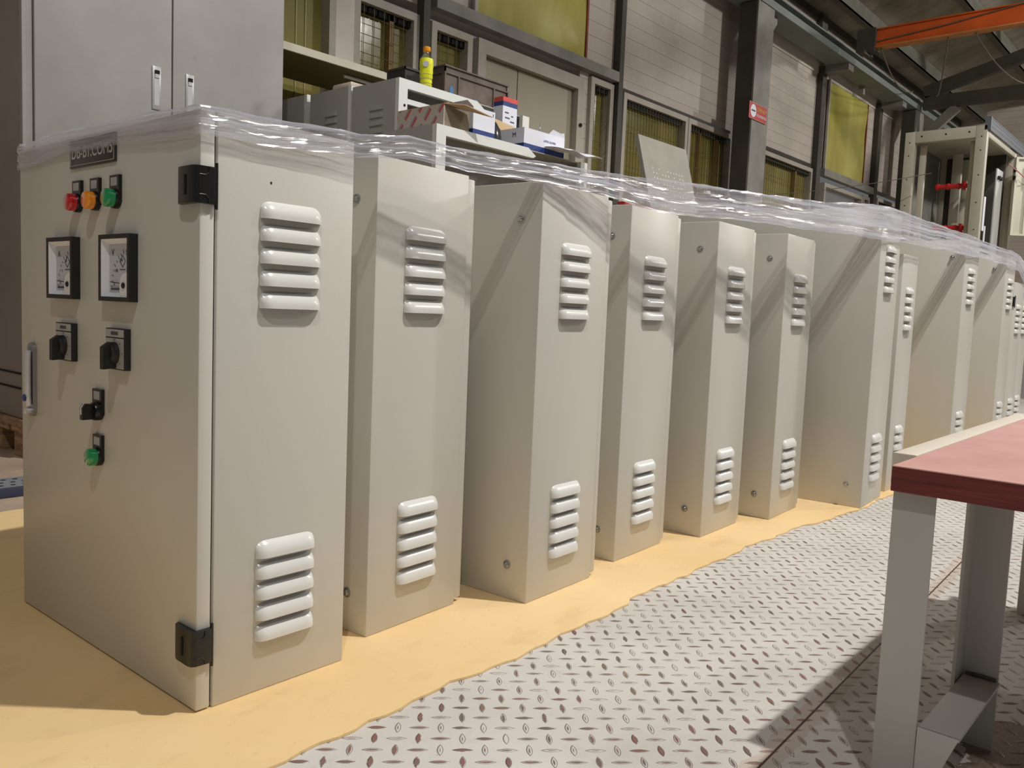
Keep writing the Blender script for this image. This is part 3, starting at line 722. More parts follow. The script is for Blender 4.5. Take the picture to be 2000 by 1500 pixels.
def cam_switch(yc, zc, w_=0.060, h=0.0600):
    g = MB(); g.box(F - 0.0095, yc - w_ / 2, zc - h / 2, F, yc + w_ / 2, zc + h / 2, bev=0.001); o = g.build('selector_switch', M['blackm'], A, smooth=30)
    g = MB(); g.box(F - 0.0100, yc - w_ / 2 + 0.002, zc + h / 2 - 0.0125, F - 0.0095, yc + w_ / 2 - 0.002, zc + h / 2 - 0.0015); g.box(F - 0.0100, yc - w_ / 2 + 0.002, zc - h / 2 + 0.002, F - 0.0095, yc + w_ / 2 - 0.002, zc + h / 2 - 0.0145)
    g.build('face_plate', M['silver'], o)
    g = MB(); g.box(F - 0.0103, yc - 0.011, zc + h / 2 - 0.0095, F - 0.0100, yc + 0.011, zc + h / 2 - 0.0045)
    for a in (45, 90, 135, 0, 180, -45, -90, -135):
        g.lathe((F - 0.0100, yc + 0.0235 * math.cos(math.radians(a)), zc - 0.006 + 0.020 * math.sin(math.radians(a))), (-1, 0, 0), [(0, 0.0011), (0.0003, 0.0011)], n=8)
    g.build('position_marks', M['ink'], o)
    g = MB(); g.lathe((F - 0.0100, yc, zc - 0.006), (-1, 0, 0), [(0, 0.0165), (0.005, 0.0160), (0.007, 0.013), (0.009, 0.012)], n=28)
    p = [(F - 0.0105, zc + 0.0085), (F - 0.018, zc + 0.0105), (F - 0.0285, zc + 0.003), (F - 0.0285, zc - 0.029), (F - 0.0105, zc - 0.0275)]
    g.poly([(a, yc - 0.0055, b) for a, b in p], (0, 0.011, 0)); g.build('knob', M['blackm'], o, smooth=35)
    return o
cam_switch(0.393, 0.4795); cam_switch(0.2155, 0.4785)
def small_selector(yc, zc):
    g = MB(); g.lathe((F, yc, zc), (-1, 0, 0), [(0, 0.0145), (0.009, 0.0145), (0.012, 0.013), (0.0125, 0.010)], n=28)
    g.box(F - 0.005, yc - 0.0155, zc - 0.006, F, yc + 0.0155, zc + 0.0335, M['black']); o = g.build('rotary_selector', M['black'], A, smooth=35)
    g = MB(); g.box(F - 0.0056, yc - 0.0095, zc + 0.0175, F - 0.0050, yc + 0.0095, zc + 0.030); g.build('legend_tag', M['silver'], o)
    g = MB(); p = [(F - 0.011, 0.011), (F - 0.024, 0.0125), (F - 0.028, 0.006), (F - 0.028, -0.012), (F - 0.011, -0.012)]
    g.poly([(a, yc - 0.0048, zc + b) for a, b in p], (0, 0.0096, 0)); g.build('knob', M['black'], o)
    g = MB(); g.poly([(F - 0.0288, yc - 0.0012, zc + 0.006), (F - 0.0244, yc - 0.0012, zc + 0.0131), (F - 0.018, yc - 0.0012, zc + 0.0126), (F - 0.0281, yc - 0.0012, zc - 0.002)], (0, 0.0024, 0)); g.box(F - 0.0289, yc - 0.0012, zc - 0.004, F - 0.0280, yc + 0.0012, zc + 0.006)
    g.build('pointer_line', M['white'], o); return o
small_selector(0.285, 0.380)
# silver swing handle
hy = 0.537; g = MB()
out = []
for k in range(9): a = PI * k / 8; out.append((hy + 0.0125 * math.cos(a), 0.458 + 0.0125 * math.sin(a)))
for k in range(9): a = PI + PI * k / 8; out.append((hy + 0.0125 * math.cos(a), 0.356 + 0.0125 * math.sin(a)))
g.poly([(F, a, b) for a, b in out], (-0.006, 0, 0)); hd = g.build('swing_handle', plain('handle_base', (150, 150, 152), 0.35, 0.6), A, smooth=35)
g = MB(); g.box(F - 0.0064, hy - 0.0085, 0.365, F - 0.006, hy + 0.0085, 0.455); g.build('handle_slot', M['dark'], hd)
g = MB(); g.tube([(F - 0.005, hy, 0.459), (F - 0.008, hy, 0.456), (F - 0.0095, hy, 0.445), (F - 0.010, hy, 0.41), (F - 0.010, hy, 0.378), (F - 0.008, hy, 0.362)], 0.0058, n=12); g.build('lever', M['chrome'], hd, smooth=50)
g = MB(); g.lathe((F - 0.0155, hy, 0.376), (-1, 0, 0), [(0, 0.006), (0.0015, 0.006), (0.002, 0.004)], n=18); g.build('lock_badge', M['blue'], hd)
g = MB(); g.lathe((F - 0.006, hy, 0.353), (-1, 0, 0), [(0, 0.0055), (0.009, 0.0055), (0.0105, 0.003)], n=16); g.build('key_barrel', M['chrome'], hd, smooth=40)
# two faint scuffs and a pin hole
g = MB(); g.box(0.082, -0.0004, 0.7165, 0.0845, 0.0, 0.7195); g.build('pin_hole', M['dark'], A)

rows = [
 (0.886, 1.072, 4.0, 0.228, 0.800, 'second grey cabinet in the row, set back behind the first'),
 (1.211, 0.995, 3.0, 0.229, 0.799, 'third grey cabinet, standing proud, dusty spots round its upper vents'),
 (1.569, 1.036, 3.2, 0.223, 0.802, 'fourth grey cabinet, right of the dusty one, under the red strap'),
 (1.918, 1.008, 2.6, 0.222, 0.801, 'fifth grey cabinet, bolts showing on its back, film stretched above'),
 (2.246, 0.971, 3.5, 0.224, 0.801, 'sixth grey cabinet, last short one before the first taller cabinet'),
 (2.617, 0.844, 4.0, 0.235, 0.912, 'first taller grey cabinet, its corner overhanging the mat edge'),
 (2.955, 0.878, 1.0, 0.172, 0.799, 'narrow short grey cabinet between two taller ones'),
 (3.710, 0.870, 1.0, 0.236, 0.912, 'second taller grey cabinet, its foot hidden by the red bench'),
 (4.455, 0.870, 1.0, 0.225, 0.912, 'third taller grey cabinet, a bolt near its wrapped top corner'),
]
for i, r in enumerate(rows): cabinet(*r[:5], False, r[5])
c11, _ = cabinet(4.745, 0.880, 0.5, 0.226, 0.80, True, 'far grey cabinet with black hinges beside the third taller one'); hinge(c11, 0.678, F); hinge(c11, 0.068, F)
c12, _ = cabinet(5.025, 0.900, 0.5, 0.226, 0.80, True, 'farthest grey cabinet at the right frame edge'); hinge(c12, 0.678, F); hinge(c12, 0.068, F)
# red strap lying on the fourth cabinet
g = MB(); g.box(0, 0, 0, 0.205, 0.02, 0.006, bev=0.001); o = g.build('red_strap', M['redp'], loc=(1.575, 1.06, 0.8022 + MZ), rz=math.radians(3.2))
tag(o, 'thin red strap lying on top of the fourth cabinet under the film', 'strap')

# ------------------------------------------------------------------ stretch film round the tops of the row
FP = [  # x, y, top, bottom
 (0.552, 1.630, 0.812, 0.775), (0.548, 1.618, 0.806, 0.768), (0.5470, 1.50, 0.812, 0.772), (0.5475, 1.40, 0.8145, 0.775), (0.549, 1.30, 0.811, 0.773), (0.5505, 1.15, 0.808, 0.772),
 (0.5515, 1.03, 0.805, 0.768), (0.5530, 1.0195, 0.805, 0.768), (0.564, 1.0165, 0.805, 0.768), (0.68, 1.0150, 0.808, 0.770), (0.80, 1.012, 0.811, 0.776), (0.89, 1.008, 0.824, 0.790), (1.00, 1.004, 0.826, 0.790), (1.10, 0.998, 0.828, 0.793),
 (1.205, 0.9895, 0.831, 0.792), (1.214, 0.9865, 0.831, 0.792), (1.32, 0.978, 0.836, 0.792), (1.462, 0.966, 0.843, 0.786), (1.57, 0.955, 0.849, 0.781), (1.775, 0.934, 0.861, 0.789), (1.98, 0.912, 0.868, 0.799), (2.235, 0.885, 0.883, 0.805),
 (2.606, 0.8405, 0.915, 0.815), (2.616, 0.8365, 0.915, 0.815), (2.73, 0.848, 0.918, 0.822), (2.866, 0.856, 0.920, 0.828), (3.30, 0.861, 0.925, 0.842), (3.702, 0.8655, 0.930, 0.852), (3.712, 0.8615, 0.930, 0.852), (3.955, 0.866, 0.928, 0.858),
 (4.449, 0.8655, 0.930, 0.862), (4.458, 0.862, 0.930, 0.862), (4.70, 0.868, 0.925, 0.852), (5.05, 0.885, 0.86, 0.775), (5.30, 0.90, 0.84, 0.77)]
g = MB(); pts = []; s = 0; prev = None; per = []
for (a, b) in zip(FP, FP[1:]):
    L = math.hypot(b[0] - a[0], b[1] - a[1]); n = max(1, int(L / 0.012))
    for k in range(n): 
        t = k / n; per.append([a[q] + (b[q] - a[q]) * t for q in range(4)])
per.append(list(FP[-1]))
NV = 16; folds = [(random.uniform(0.05, 0.95), random.uniform(0.03, 0.09), random.uniform(0, 5), random.uniform(0.3, 1.4), random.uniform(-0.06, 0.06)) for _ in range(46)]
rowsv = []; acc = 0; uvs = {}
def smoothn(x, seed): return math.sin(x * 1.7 + seed) * 0.5 + math.sin(x * 4.3 + seed * 2.1) * 0.3 + math.sin(x * 11.9 + seed * 0.7) * 0.2
for i, p in enumerate(per):
    if i: acc += math.hypot(p[0] - per[i - 1][0], p[1] - per[i - 1][1])
    q = per[min(i + 1, len(per) - 1)]; r_ = per[max(i - 1, 0)]
    d = Vector((q[0] - r_[0], q[1] - r_[1], 0)).normalized(); nrm = Vector((d.y, -d.x, 0))
    zt = p[2] + 0.0025 * smoothn(acc * 9, 1.0) ; zb = p[3] + 0.003 * smoothn(acc * 7, 4.0)
    col = []
    for j in range(NV + 1):
        v = j / NV
        z = zb + (zt - zb) * v
        disp = 0.0012 + 0.0012 * (1 + math.sin(v * 17 + 2.2 * smoothn(acc * 1.1, 2.0) + acc * 0.8)) + 0.0009 * (1 + smoothn(acc * 14 + v * 5, v * 9))
        if p[0] > 1.3: disp *= 1.5
        vert = g.bm.verts.new(Vector((p[0], p[1], z)) + nrm * disp); uvs[vert] = (acc, v * (zt - zb) * 10); col.append(vert)
    # rolled rim on top: film folds in over the cabinets
    vert = g.bm.verts.new(Vector((p[0], p[1], zt + 0.001)) - nrm * 0.012); uvs[vert] = (acc, 1.3); col.append(vert)
    rowsv.append(col)
lay = g.bm.loops.layers.uv.new('UVMap')
for a, b in zip(rowsv, rowsv[1:]):
    for j in range(len(a) - 1):
        f = g.bm.faces.new((a[j], b[j], b[j + 1], a[j + 1])); f.smooth = True
        for lp in f.loops: lp[lay].uv = uvs[lp.vert]
me = bpy.data.meshes.new('stretch_wrap'); g.bm.to_mesh(me); g.bm.free(); me.materials.append(M['film'])
fo = bpy.data.objects.new('stretch_wrap', me); COL.objects.link(fo)
tag(fo, 'clear shiny stretch film wound round the tops of the cabinet row', 'plastic wrap')

# ------------------------------------------------------------------ red topped bench
t = thing('work_bench', 'low bench with red plywood top on grey steel legs', 'bench', (1.03, 0.30, 0))
g = MB(); g.box(0.0, -0.55, 0.370, 0.95, 0.0, 0.3988); bt = g.build('bench_top', M['plye'], t)
g = MB(); g.box(0.0, -0.55, 0.3988, 0.95, 0.0, 0.400); g.build('film_face', M['ply'], bt)
g = MB(); g.box(0.117, 0.004, 0.355, 0.90, 0.036, 0.3995, bev=0.004); g.build('side_rail', M['creamsteel'], t, smooth=30)
def angleleg(x, y, z1):
    g = MB(); g.box(x, y - 0.047, 0.0, x + 0.004, y, z1, bev=0.001); g.box(x + 0.004, y - 0.004, 0.0, x + 0.047, y, z1)
    return g
angleleg(0.012, 0.0, 0.369).build('leg', M['legpaint'], t, smooth=30)
g = MB(); g.box(0.222, -0.090, 0.0, 0.226, -0.043, 0.369); g.box(0.180, -0.047, 0.0, 0.222, -0.043, 0.369); g.build('leg', M['legpaint'], t)
g = MB(); g.box(0.010, -0.093, 0.092, 0.221, -0.049, 0.096); g.box(0.010, -0.053, 0.066, 0.221, -0.049, 0.092); g.poly([(0.008, -0.093, 0.096), (0.008, -0.049, 0.096), (0.008, -0.049, 0.02), (0.008, -0.064, 0.02)], (0.003, 0, 0)); st = g.build('stretcher', M['legpaint'], t)
g = MB(); g.tube([(0.220, -0.088, 0.098), (0.219, -0.07, 0.099), (0.220, -0.052, 0.098)], 0.0025, n=6); g.build('weld', M['weld'], st)
for x, y in ((0.012, -0.50), (0.88, -0.50), (0.88, 0.0)):
    angleleg(x, y, 0.369).build('leg', M['legpaint'], t)

# ------------------------------------------------------------------ tall grey two-door cabinet and its pallet
t = thing('tall_cabinet', 'tall aged grey two-door cabinet behind the nearest cabinet', 'cabinet', (1.04, 3.05, 0.13))
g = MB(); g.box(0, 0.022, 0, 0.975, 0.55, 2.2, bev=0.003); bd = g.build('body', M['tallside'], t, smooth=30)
g = MB(); g.box(0, 0, 0, 0.014, 0.022, 2.2, bev=0.002); g.box(0.014, 0.012, 0, 0.036, 0.022, 2.2); g.build('front_stile', M['tall'], t)
g = MB(); g.box(0.0375, 0, 0.02, 0.502, 0.021, 2.18, bev=0.003); d1 = g.build('door', M['tall'], t, smooth=30)
g = MB(); g.box(0.507, 0, 0.02, 0.973, 0.021, 2.18, bev=0.003); d2 = g.build('door', M['tall'], t, smooth=30)
for par, hx in ((d1, 0.428), (d2, 0.555)):
    g = MB(); g.box(hx, -0.004, 1.103, hx + 0.032, 0.0, 1.255, bev=0.0012); h = g.build('flush_handle', M['silver'], par, smooth=30)
    g = MB(); g.box(hx + 0.009, -0.007, 1.214, hx + 0.025, -0.004, 1.240, bev=0.001); g.box(hx + 0.007, -0.0045, 1.118, hx + 0.025, -0.004, 1.212); g.build('latch', M['chrome'], h)
    g = MB(); g.box(hx + 0.008, -0.0075, 1.228, hx + 0.026, -0.0045, 1.242, bev=0.001); g.build('latch_recess', M['dark'], h)
for z in (0.10, 0.15):
    g = MB(); g.box(-0.003, 0.03, z, 0, 0.55, z + 0.006); g.build('side_seam', M['dark'], bd)
g = MB()
for x in (0.0, 0.34, 0.68, ):
    g.box(x, -0.005, 0.0, x + 0.10, 0.10, 0.085); g.box(x, 0.22, 0, x + 0.10, 0.34, 0.085); g.box(x, 0.44, 0, x + 0.10, 0.56, 0.085)
for y in (-0.02, 0.13, 0.28, 0.43): g.box(-0.01, y, 0.085, 0.99, y + 0.12, 0.105)
g.box(-0.012, -0.02, 0.105, 0.99, 0.56, 0.129)
tag(g.build('wooden_pallet', M['wood'], loc=(1.04, 3.05, -0.0005)), 'worn wooden pallet carrying the tall grey cabinet', 'pallet')
t = thing('perforated_plate', 'dark perforated plate with navy edge on the floor at left', 'plate', (-0.1, 2.49, 0))
g = MB(); g.box(0, 0, 0, 1.15, 0.13, 0.028, bev=0.002); g.build('plate_body', plain('navy_plate_edge', (52, 56, 78), 0.5), t, smooth=30)
g = MB(); g.box(0.002, 0.002, 0.0282, 1.148, 0.128, 0.0292); g.build('plate_face', plain('grey_plate_face', (128, 130, 136), 0.5), t)
g = MB()
for i in range(38):
    for j in range(3):
        x = 0.02 + i * 0.03 + (0.012 if j % 2 else 0); g.box(x, 0.02 + j * 0.038, 0.0292, x + 0.012, 0.032 + j * 0.038, 0.0296)
g.build('holes', M['dark'], t)

# ------------------------------------------------------------------ grey enclosures standing in the background
def enclosure(x, y, w_, d, h, lab, ld=True, bevel=False):
    t = thing('grey_enclosure', lab, 'enclosure', (x, y, 0), 0, 'grey enclosures waiting behind the row')
    g = MB(); g.box(0, 0.02, 0, 0.004, d, h); g.box(w_ - 0.004, 0.02, 0, w_, d, h); g.box(0.004, d - 0.004, 0, w_ - 0.004, d, h); g.box(0.004, 0.02, h - 0.004, w_ - 0.004, d - 0.004, h); g.box(0.004, 0.02, 0, w_ - 0.004, d - 0.004, 0.004)
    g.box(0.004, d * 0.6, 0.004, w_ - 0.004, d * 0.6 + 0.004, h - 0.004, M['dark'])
    g.build('body', M['paint_bg'], t)
    g = MB(); g.box(0, 0, 0, 0.045, 0.02, h); g.build('front_stile', M['paint_white'], t)
    g = MB(); g.box(w_ - 0.045, 0, 0, w_, 0.02, h); g.build('front_stile', M['paint_white'], t)
    e = w_ * 0.56
    g = MB(); g.poly([(0.045, 0, h), (e, 0, h), (e + 0.045, 0, h - 0.025), (e + 0.03, 0, h - 0.034), (0.045, 0, h - 0.034)], (0, 0.02, 0)); g.build('top_flange', M['paint_white'], t)
    if ld:
        g = MB(); g.box(0.06, 0.024, h - 0.085, w_ - 0.05, 0.034, h - 0.065); g.build('inner_rail', M['paint_white'], t)
    g = MB(); g.lathe((0.03, 0, h - 0.10), (0, -1, 0), [(0, 0.005), (0.002, 0.005)], n=10); g.build('pin_hole', M['dark'], t)
    if ld:
        louver_set(t, 0.09, [h - 0.11 - i * 0.030 for i in range(5)], 0.085, ax='y', mat='paint_bg', D=0.006)
    return t
enclosure(2.20, 3.15, 0.78, 0.30, 1.455, 'grey enclosure at the back, half hidden by the tall cabinet', False)
enclosure(2.20, 2.845, 0.78, 0.28, 1.45, 'middle grey enclosure at the back with a wrapped part on top')
enclosure(2.20, 2.55, 0.78, 0.285, 1.44, 'grey enclosure under the dirty crate and yellow bottle')
enclosure(2.00, 2.12, 0.86, 0.28, 1.18, 'lower grey enclosure carrying the opened cartons', False)
# packages on the middle enclosure
g = MB(); g.box(0, 0, 0, 0.16, 0.13, 0.035, bev=0.01); g.box(0.18, 0.02, 0, 0.27, 0.11, 0.025, bev=0.008)
tag(g.build('wrapped_part', plain('pale_wrapping', (206, 192, 176), 0.4), smooth=30, loc=(2.24, 2.90, 1.451)), 'pale wrapped part lying on the middle background enclosure', 'package')
# dirty crate
t = thing('plastic_crate', 'dirty brown plastic crate on the background enclosure', 'crate', (2.49, 2.60, 1.4415))
g = MB(); W_, D_, H_ = 0.40, 0.225, 0.128
g.box(0.006, 0.006, 0, W_ - 0.006, D_ - 0.006, 0.006); g.box(0.006, 0.006, 0, 0.012, D_ - 0.006, H_); g.box(W_ - 0.012, 0.006, 0, W_ - 0.006, D_ - 0.006, H_)
g.box(0.006, 0.006, 0, W_ - 0.006, 0.012, H_); g.box(0.006, D_ - 0.012, 0, W_ - 0.006, D_ - 0.006, H_); g.build('shell', M['crate'], t)
g = MB()
for z in (H_ - 0.008, H_ - 0.036): g.box(0, 0, z, W_, 0.006, z + 0.006); g.box(0, D_ - 0.006, z, W_, D_, z + 0.006); g.box(0, 0.006, z, 0.006, D_ - 0.006, z + 0.006); g.box(W_ - 0.006, 0.006, z, W_, D_ - 0.006, z + 0.006)
g.build('rim', M['crate'], t)
g = MB()
for x in (0.0, 0.08, 0.30, W_ - 0.008): g.box(x, 0, 0, x + 0.008, 0.006, H_ - 0.036)
for y in (0.0, 0.11): g.box(0, y + 0.006, 0, 0.006, y + 0.014, H_ - 0.036)
g.build('ribs', M['crate'], t)
g = MB(); g.box(0.035, 0.0045, 0.015, 0.055, 0.0059, 0.045); g.box(0.185, 0.0045, 0.010, 0.205, 0.0059, 0.022); g.build('paint_splash', plain('blue_splash', (52, 112, 160), 0.5), t)
# second crate seen behind the bottle
t = thing('plastic_crate', 'dark plastic crate just behind the yellow bottle', 'crate', (2.36, 2.70, 1.4415))
g = MB(); g.box(0, 0, 0, 0.105, 0.115, 0.006); g.box(0, 0, 0.006, 0.005, 0.115, 0.10); g.box(0.1, 0, 0.006, 0.105, 0.115, 0.10); g.box(0.005, 0, 0.006, 0.1, 0.005, 0.10); g.box(0.005, 0.11, 0.006, 0.1, 0.115, 0.10); g.build('shell', plain('dark_crate', (44, 38, 34), 0.6), t)
g = MB(); g.box(-0.005, -0.005, 0.092, 0.0, 0.12, 0.10); g.box(-0.005, -0.005, 0.092, 0.11, 0.0, 0.10); g.build('rim', plain('dark_crate_rim', (60, 52, 46), 0.6), t)
# yellow bottle
t = thing('drink_bottle', 'yellow labelled plastic bottle with orange cap beside the crate', 'bottle', (2.385, 2.60, 1.4415))
g = MB(); g.lathe((0, 0, 0), (0, 0, 1), [(0, 0.018), (0.004, 0.024), (0.03, 0.024), (0.045, 0.026), (0.11, 0.027), (0.125, 0.022), (0.137, 0.012), (0.150, 0.0105)], n=24); g.build('bottle_body', M['clear'], t, smooth=50)
g = MB(); g.lathe((0, 0, 0), (0, 0, 1), [(0.006, 0.020), (0.012, 0.0248), (0.02, 0.0235), (0.028, 0.0255), (0.036, 0.024), (0.044, 0.0265), (0.055, 0.026), (0.066, 0.0275), (0.078, 0.0268), (0.09, 0.0282), (0.108, 0.0278), (0.118, 0.0262), (0.1185, 0.02)], n=24); g.build('label_sleeve', M['label'], t, smooth=50)
g = MB(); g.lathe((-0.021, -0.019, 0.092), (-0.74, -0.67, 0.05), [(0, 0.012), (0.0008, 0.012)], M['silver'], 14); g.build('label_print', M['silver'], t)
g = MB(); g.lathe((0, 0, 0.148), (0, 0, 1), [(0, 0.0145), (0.002, 0.0155), (0.016, 0.0150), (0.018, 0.012)], n=24); g.build('bottle_cap', M['cap'], t, smooth=35)
# cartons on the lower enclosure
ZT = 1.181
t = thing('striped_carton', 'red striped opened carton at the left end of the lower enclosure', 'box', (2.045, 2.135, ZT))
g = MB(); g.box(0, 0, 0, 0.004, 0.24, 0.075); g.build('striped_side', M['stripe'], t)
g = MB(); g.box(0.004, 0, 0, 0.125, 0.004, 0.070); g.box(0.121, 0.004, 0, 0.125, 0.236, 0.072); g.box(0.004, 0.236, 0, 0.125, 0.24, 0.072); g.box(0.004, 0.004, 0, 0.121, 0.236, 0.004); g.build('carton_body', M['cardd'], t)
g = MB(); g.poly([(0.0, 0.0, 0.075), (0.115, -0.01, 0.070), (0.165, -0.075, 0.050), (0.05, -0.055, 0.072)], (0, 0, 0.003)); g.build('flap', M['card'], t)
g = MB(); g.poly([(0.0, 0, 0.075), (0.0, 0.24, 0.075), (0.045, 0.22, 0.085), (0.045, 0.02, 0.089)], (0, 0, 0.002)); g.build('flap', M['card'], t)
t = thing('blue_white_carton', 'upright white carton with blue base beside the dark shell', 'box', (2.205, 2.15, ZT))
g = MB(); g.box(0, 0, 0.024, 0.115, 0.07, 0.10); g.build('carton_body', M['paper'], t)
g = MB(); g.box(0, 0, 0, 0.115, 0.07, 0.024); g.build('blue_band', M['navy'], t)
g = MB(); g.poly([(0.0, 0.0, 0.10), (0.0, 0.07, 0.10), (-0.03, 0.07, 0.115), (-0.03, 0.0, 0.115)], (0, 0, 0.002)); g.build('flap', M['paper'], t)
g = MB(); g.box(0.103, -0.0006, 0.082, 0.106, 0, 0.092); g.build('print_mark', M['inkb'], t)
t = thing('dark_shell', 'dark glossy rounded shell between the two white cartons', 'shell', (2.375, 2.235, ZT))
g = MB(); g.lathe((0, 0, 0), (0, 0, 1), [(0, 0.052), (0.03, 0.052), (0.06, 0.046), (0.085, 0.032), (0.098, 0.015), (0.102, 0.001)], n=28); g.build('dome', M['darkhelm'], t, smooth=60)
g = MB(); g.lathe((0, 0, 0), (0, 0, 1), [(0, 0.055), (0.006, 0.056), (0.012, 0.053)], n=28); g.build('rim', M['blackm'], t, smooth=30)
t = thing('glove_carton', 'opened white carton with blue base on the lower enclosure edge', 'box', (2.475, 2.14, ZT))
W_, D_, H_ = 0.25, 0.12, 0.078
g = MB(); g.box(0, 0, 0.02, W_, 0.003, H_); g.box(0, 0.003, 0.02, 0.003, D_, H_); g.box(W_ - 0.003, 0.003, 0.02, W_, D_, H_); g.box(0.003, D_ - 0.003, 0.02, W_ - 0.003, D_, H_); g.box(0.003, 0.003, 0.02, W_ - 0.003, D_ - 0.003, 0.023); g.build('carton_body', M['paper'], t)
g = MB(); g.box(0, 0, 0, W_, D_, 0.02); g.build('blue_band', M['navy'], t)
g = MB(); g.poly([(0.0, D_, H_), (0.185, D_, H_), (0.16, D_ + 0.03, H_ + 0.03), (-0.03, D_ + 0.035, H_ + 0.052)], (0, 0.002, 0.001)); g.build('flap', M['card'], t)
g = MB(); g.poly([(W_ - 0.10, 0.0, H_), (W_, 0.0, H_), (W_ - 0.008, -0.004, H_ + 0.018), (W_ - 0.03, -0.004, H_ + 0.014), (W_ - 0.08, -0.004, H_ + 0.020)], (0, 0.001, 0)); g.build('flap', M['paper'], t)
text('carton_lettering', 'LATEX GLOVES', 0.011, M['navy'], t, (0.155, -0.0008, 0.046), (1, 0, 0), (0, 0, 1), 0.0003)
text('carton_lettering', 'M', 0.026, M['inkb'], t, (-0.0008, 0.05, 0.052), (0, -1, 0), (0, 0, 1), 0.0003)
t = thing('small_carton', 'small upright carton with red top and blue band behind the bottle', 'box', (2.52, 2.295, ZT))
g = MB(); g.box(0, 0, 0, 0.085, 0.05, 0.205, bev=0.001); g.build('carton_body', M['paper'], t)
g = MB(); g.box(-0.0006, -0.0006, 0.205, 0.0856, 0.05, 0.222); g.build('red_top', M['redprint'], t)
g = MB(); g.box(-0.0008, -0.0008, 0.188, 0.0858, 0.05, 0.2045); g.build('blue_band', M['navy'], t)
g = MB()
for k, (a, b, z) in enumerate(((0.012, 0.035, 0.160), (0.050, 0.062, 0.150), (0.014, 0.042, 0.140), (0.045, 0.070, 0.128))): g.box(a, -0.0006, z, b, 0, z + 0.005)
g.build('print_mark', M['ink'], t)
g = MB(); g.lathe((0, 0, 0), (0, 0, 1), [(0, 0.017), (0.003, 0.019), (0.045, 0.019), (0.055, 0.012), (0.065, 0.006), (0.092, 0.005)], n=20)
tag(g.build('clear_bottle', M['clear'], smooth=50, loc=(2.60, 2.17, ZT + 0.0235)), 'small clear bottle standing in the opened glove carton', 'bottle')
g = MB(); vs = [[g.bm.verts.new((0.24 * i / 10, 0.12 * j / 6, 0.004 + 0.006 * math.sin(i * 0.9 + j * 0.3) * (1 if i > 1 else 0.3) - (0.02 * (1 - j / 6) ** 2))) for i in range(11)] for j in range(7)]
for j in range(6):
    for i in range(10): g.bm.faces.new((vs[j][i], vs[j][i + 1], vs[j + 1][i + 1], vs[j + 1][i]))
po = g.build('paper_sheet', M['paper'], smooth=True, loc=(2.60, 2.03, ZT + 0.0205)); md = po.modifiers.new('thick', 'SOLIDIFY'); md.thickness = 0.0008
tag(po, 'loose white paper hanging over the lower enclosure edge', 'paper')
# leaning perforated panel
t = thing('perforated_board', 'grey mounting panel with rows of small holes leaning at the back', 'panel', (3.5, 1.915, 0))
g = MB(); H_ = 1.48; th = math.atan2(0.385, 1.43)
def lean(x, y, z): return (x, y * math.cos(th) + z * math.sin(th), z * math.cos(th) - y * math.sin(th) + 0.006)
def lbox(g, x0, y0, z0, x1, y1, z1):
    g.rings([[lean(x0, y0, z), lean(x1, y0, z), lean(x1, y1, z), lean(x0, y1, z)] for z in (z0, z1)])
lbox(g, 0, 0, 0, 0.46, 0.004, H_); lbox(g, 0, 0.004, 0, 0.004, 0.022, H_); lbox(g, 0.456, 0.004, 0, 0.46, 0.022, H_); g.build('panel_sheet', plain('grey_board_paint', (146, 142, 130), 0.6), t)
g = MB()
for r_ in range(9):
    for c_ in range(11):
        if random.random() < 0.72:
            x = 0.08 + c_ * 0.028; z = H_ - 0.16 - r_ * 0.024; lbox(g, x, -0.0008, z, x + 0.006, -0.0001, z + 0.006)
g.build('hole_pattern', M['paint_white'], t)
# open switchgear rack at right
t = thing('switchgear_rack', 'open beige switchgear rack frame with red busbar supports inside', 'rack', (7.0, 1.57, 0))
D_, W_, H_ = 1.05, 0.57, 2.06   # depth along x, width along y
def rk(name, x0, y0, z0, x1, y1, z1, mat='rackgrey'):
    g = MB(); g.box(x0, y0, z0, x1, y1, z1, bev=0.003); return g.build(name, M[mat], t, smooth=30)
rk('corner_post', 0, 0, 0, 0.06, 0.075, H_); rk('corner_post', 0, W_ - 0.075, 0, 0.06, W_, H_)
rk('corner_post', D_ - 0.06, 0, 0, D_, 0.06, H_); rk('corner_post', D_ - 0.06, W_ - 0.06, 0, D_, W_, H_)
rk('cross_rail', 0.0, 0.076, H_ - 0.085, 0.05, W_ - 0.076, H_); rk('cross_rail', 0.0, 0.076, 0, 0.05, W_ - 0.076, 0.08)
rk('inner_post', 0.09, 0.08, 0.08, 0.12, 0.125, H_ - 0.09); rk('inner_post', 0.09, W_ - 0.135, 0.08, 0.12, W_ - 0.09, H_ - 0.09)
rk('side_rail', 0.06, 0, H_ - 0.08, D_ - 0.06, 0.03, H_ - 0.04); rk('top_plate', 0.06, 0.03, H_ - 0.05, D_ - 0.06, W_, H_ - 0.04)
rk('back_panel', D_ - 0.07, 0.06, 0.05, D_ - 0.062, W_ - 0.06, H_ - 0.05, 'steeldark')
rk('side_panel', 0.10, W_ - 0.012, 0.05, D_ - 0.06, W_ - 0.004, H_ - 0.05, 'steelgrey')
rk('inner_post', 0.52, 0.28, 0.08, 0.56, 0.35, H_ - 0.10); rk('inner_post', 0.80, 0.30, 0.08, 0.84, 0.36, H_ - 0.10)
rk('side_strip', 0.42, 0.0, 0.05, 0.62, 0.012, H_ - 0.25, 'paint_bg')
g = MB(); g.box(0.02, -0.012, H_ - 0.03, D_ + 0.25, 0.0, H_ + 0.055, M['perf']); g.box(0.0, -0.02, H_ - 0.035, 0.03, 0.02, H_ + 0.06, M['blackm'])
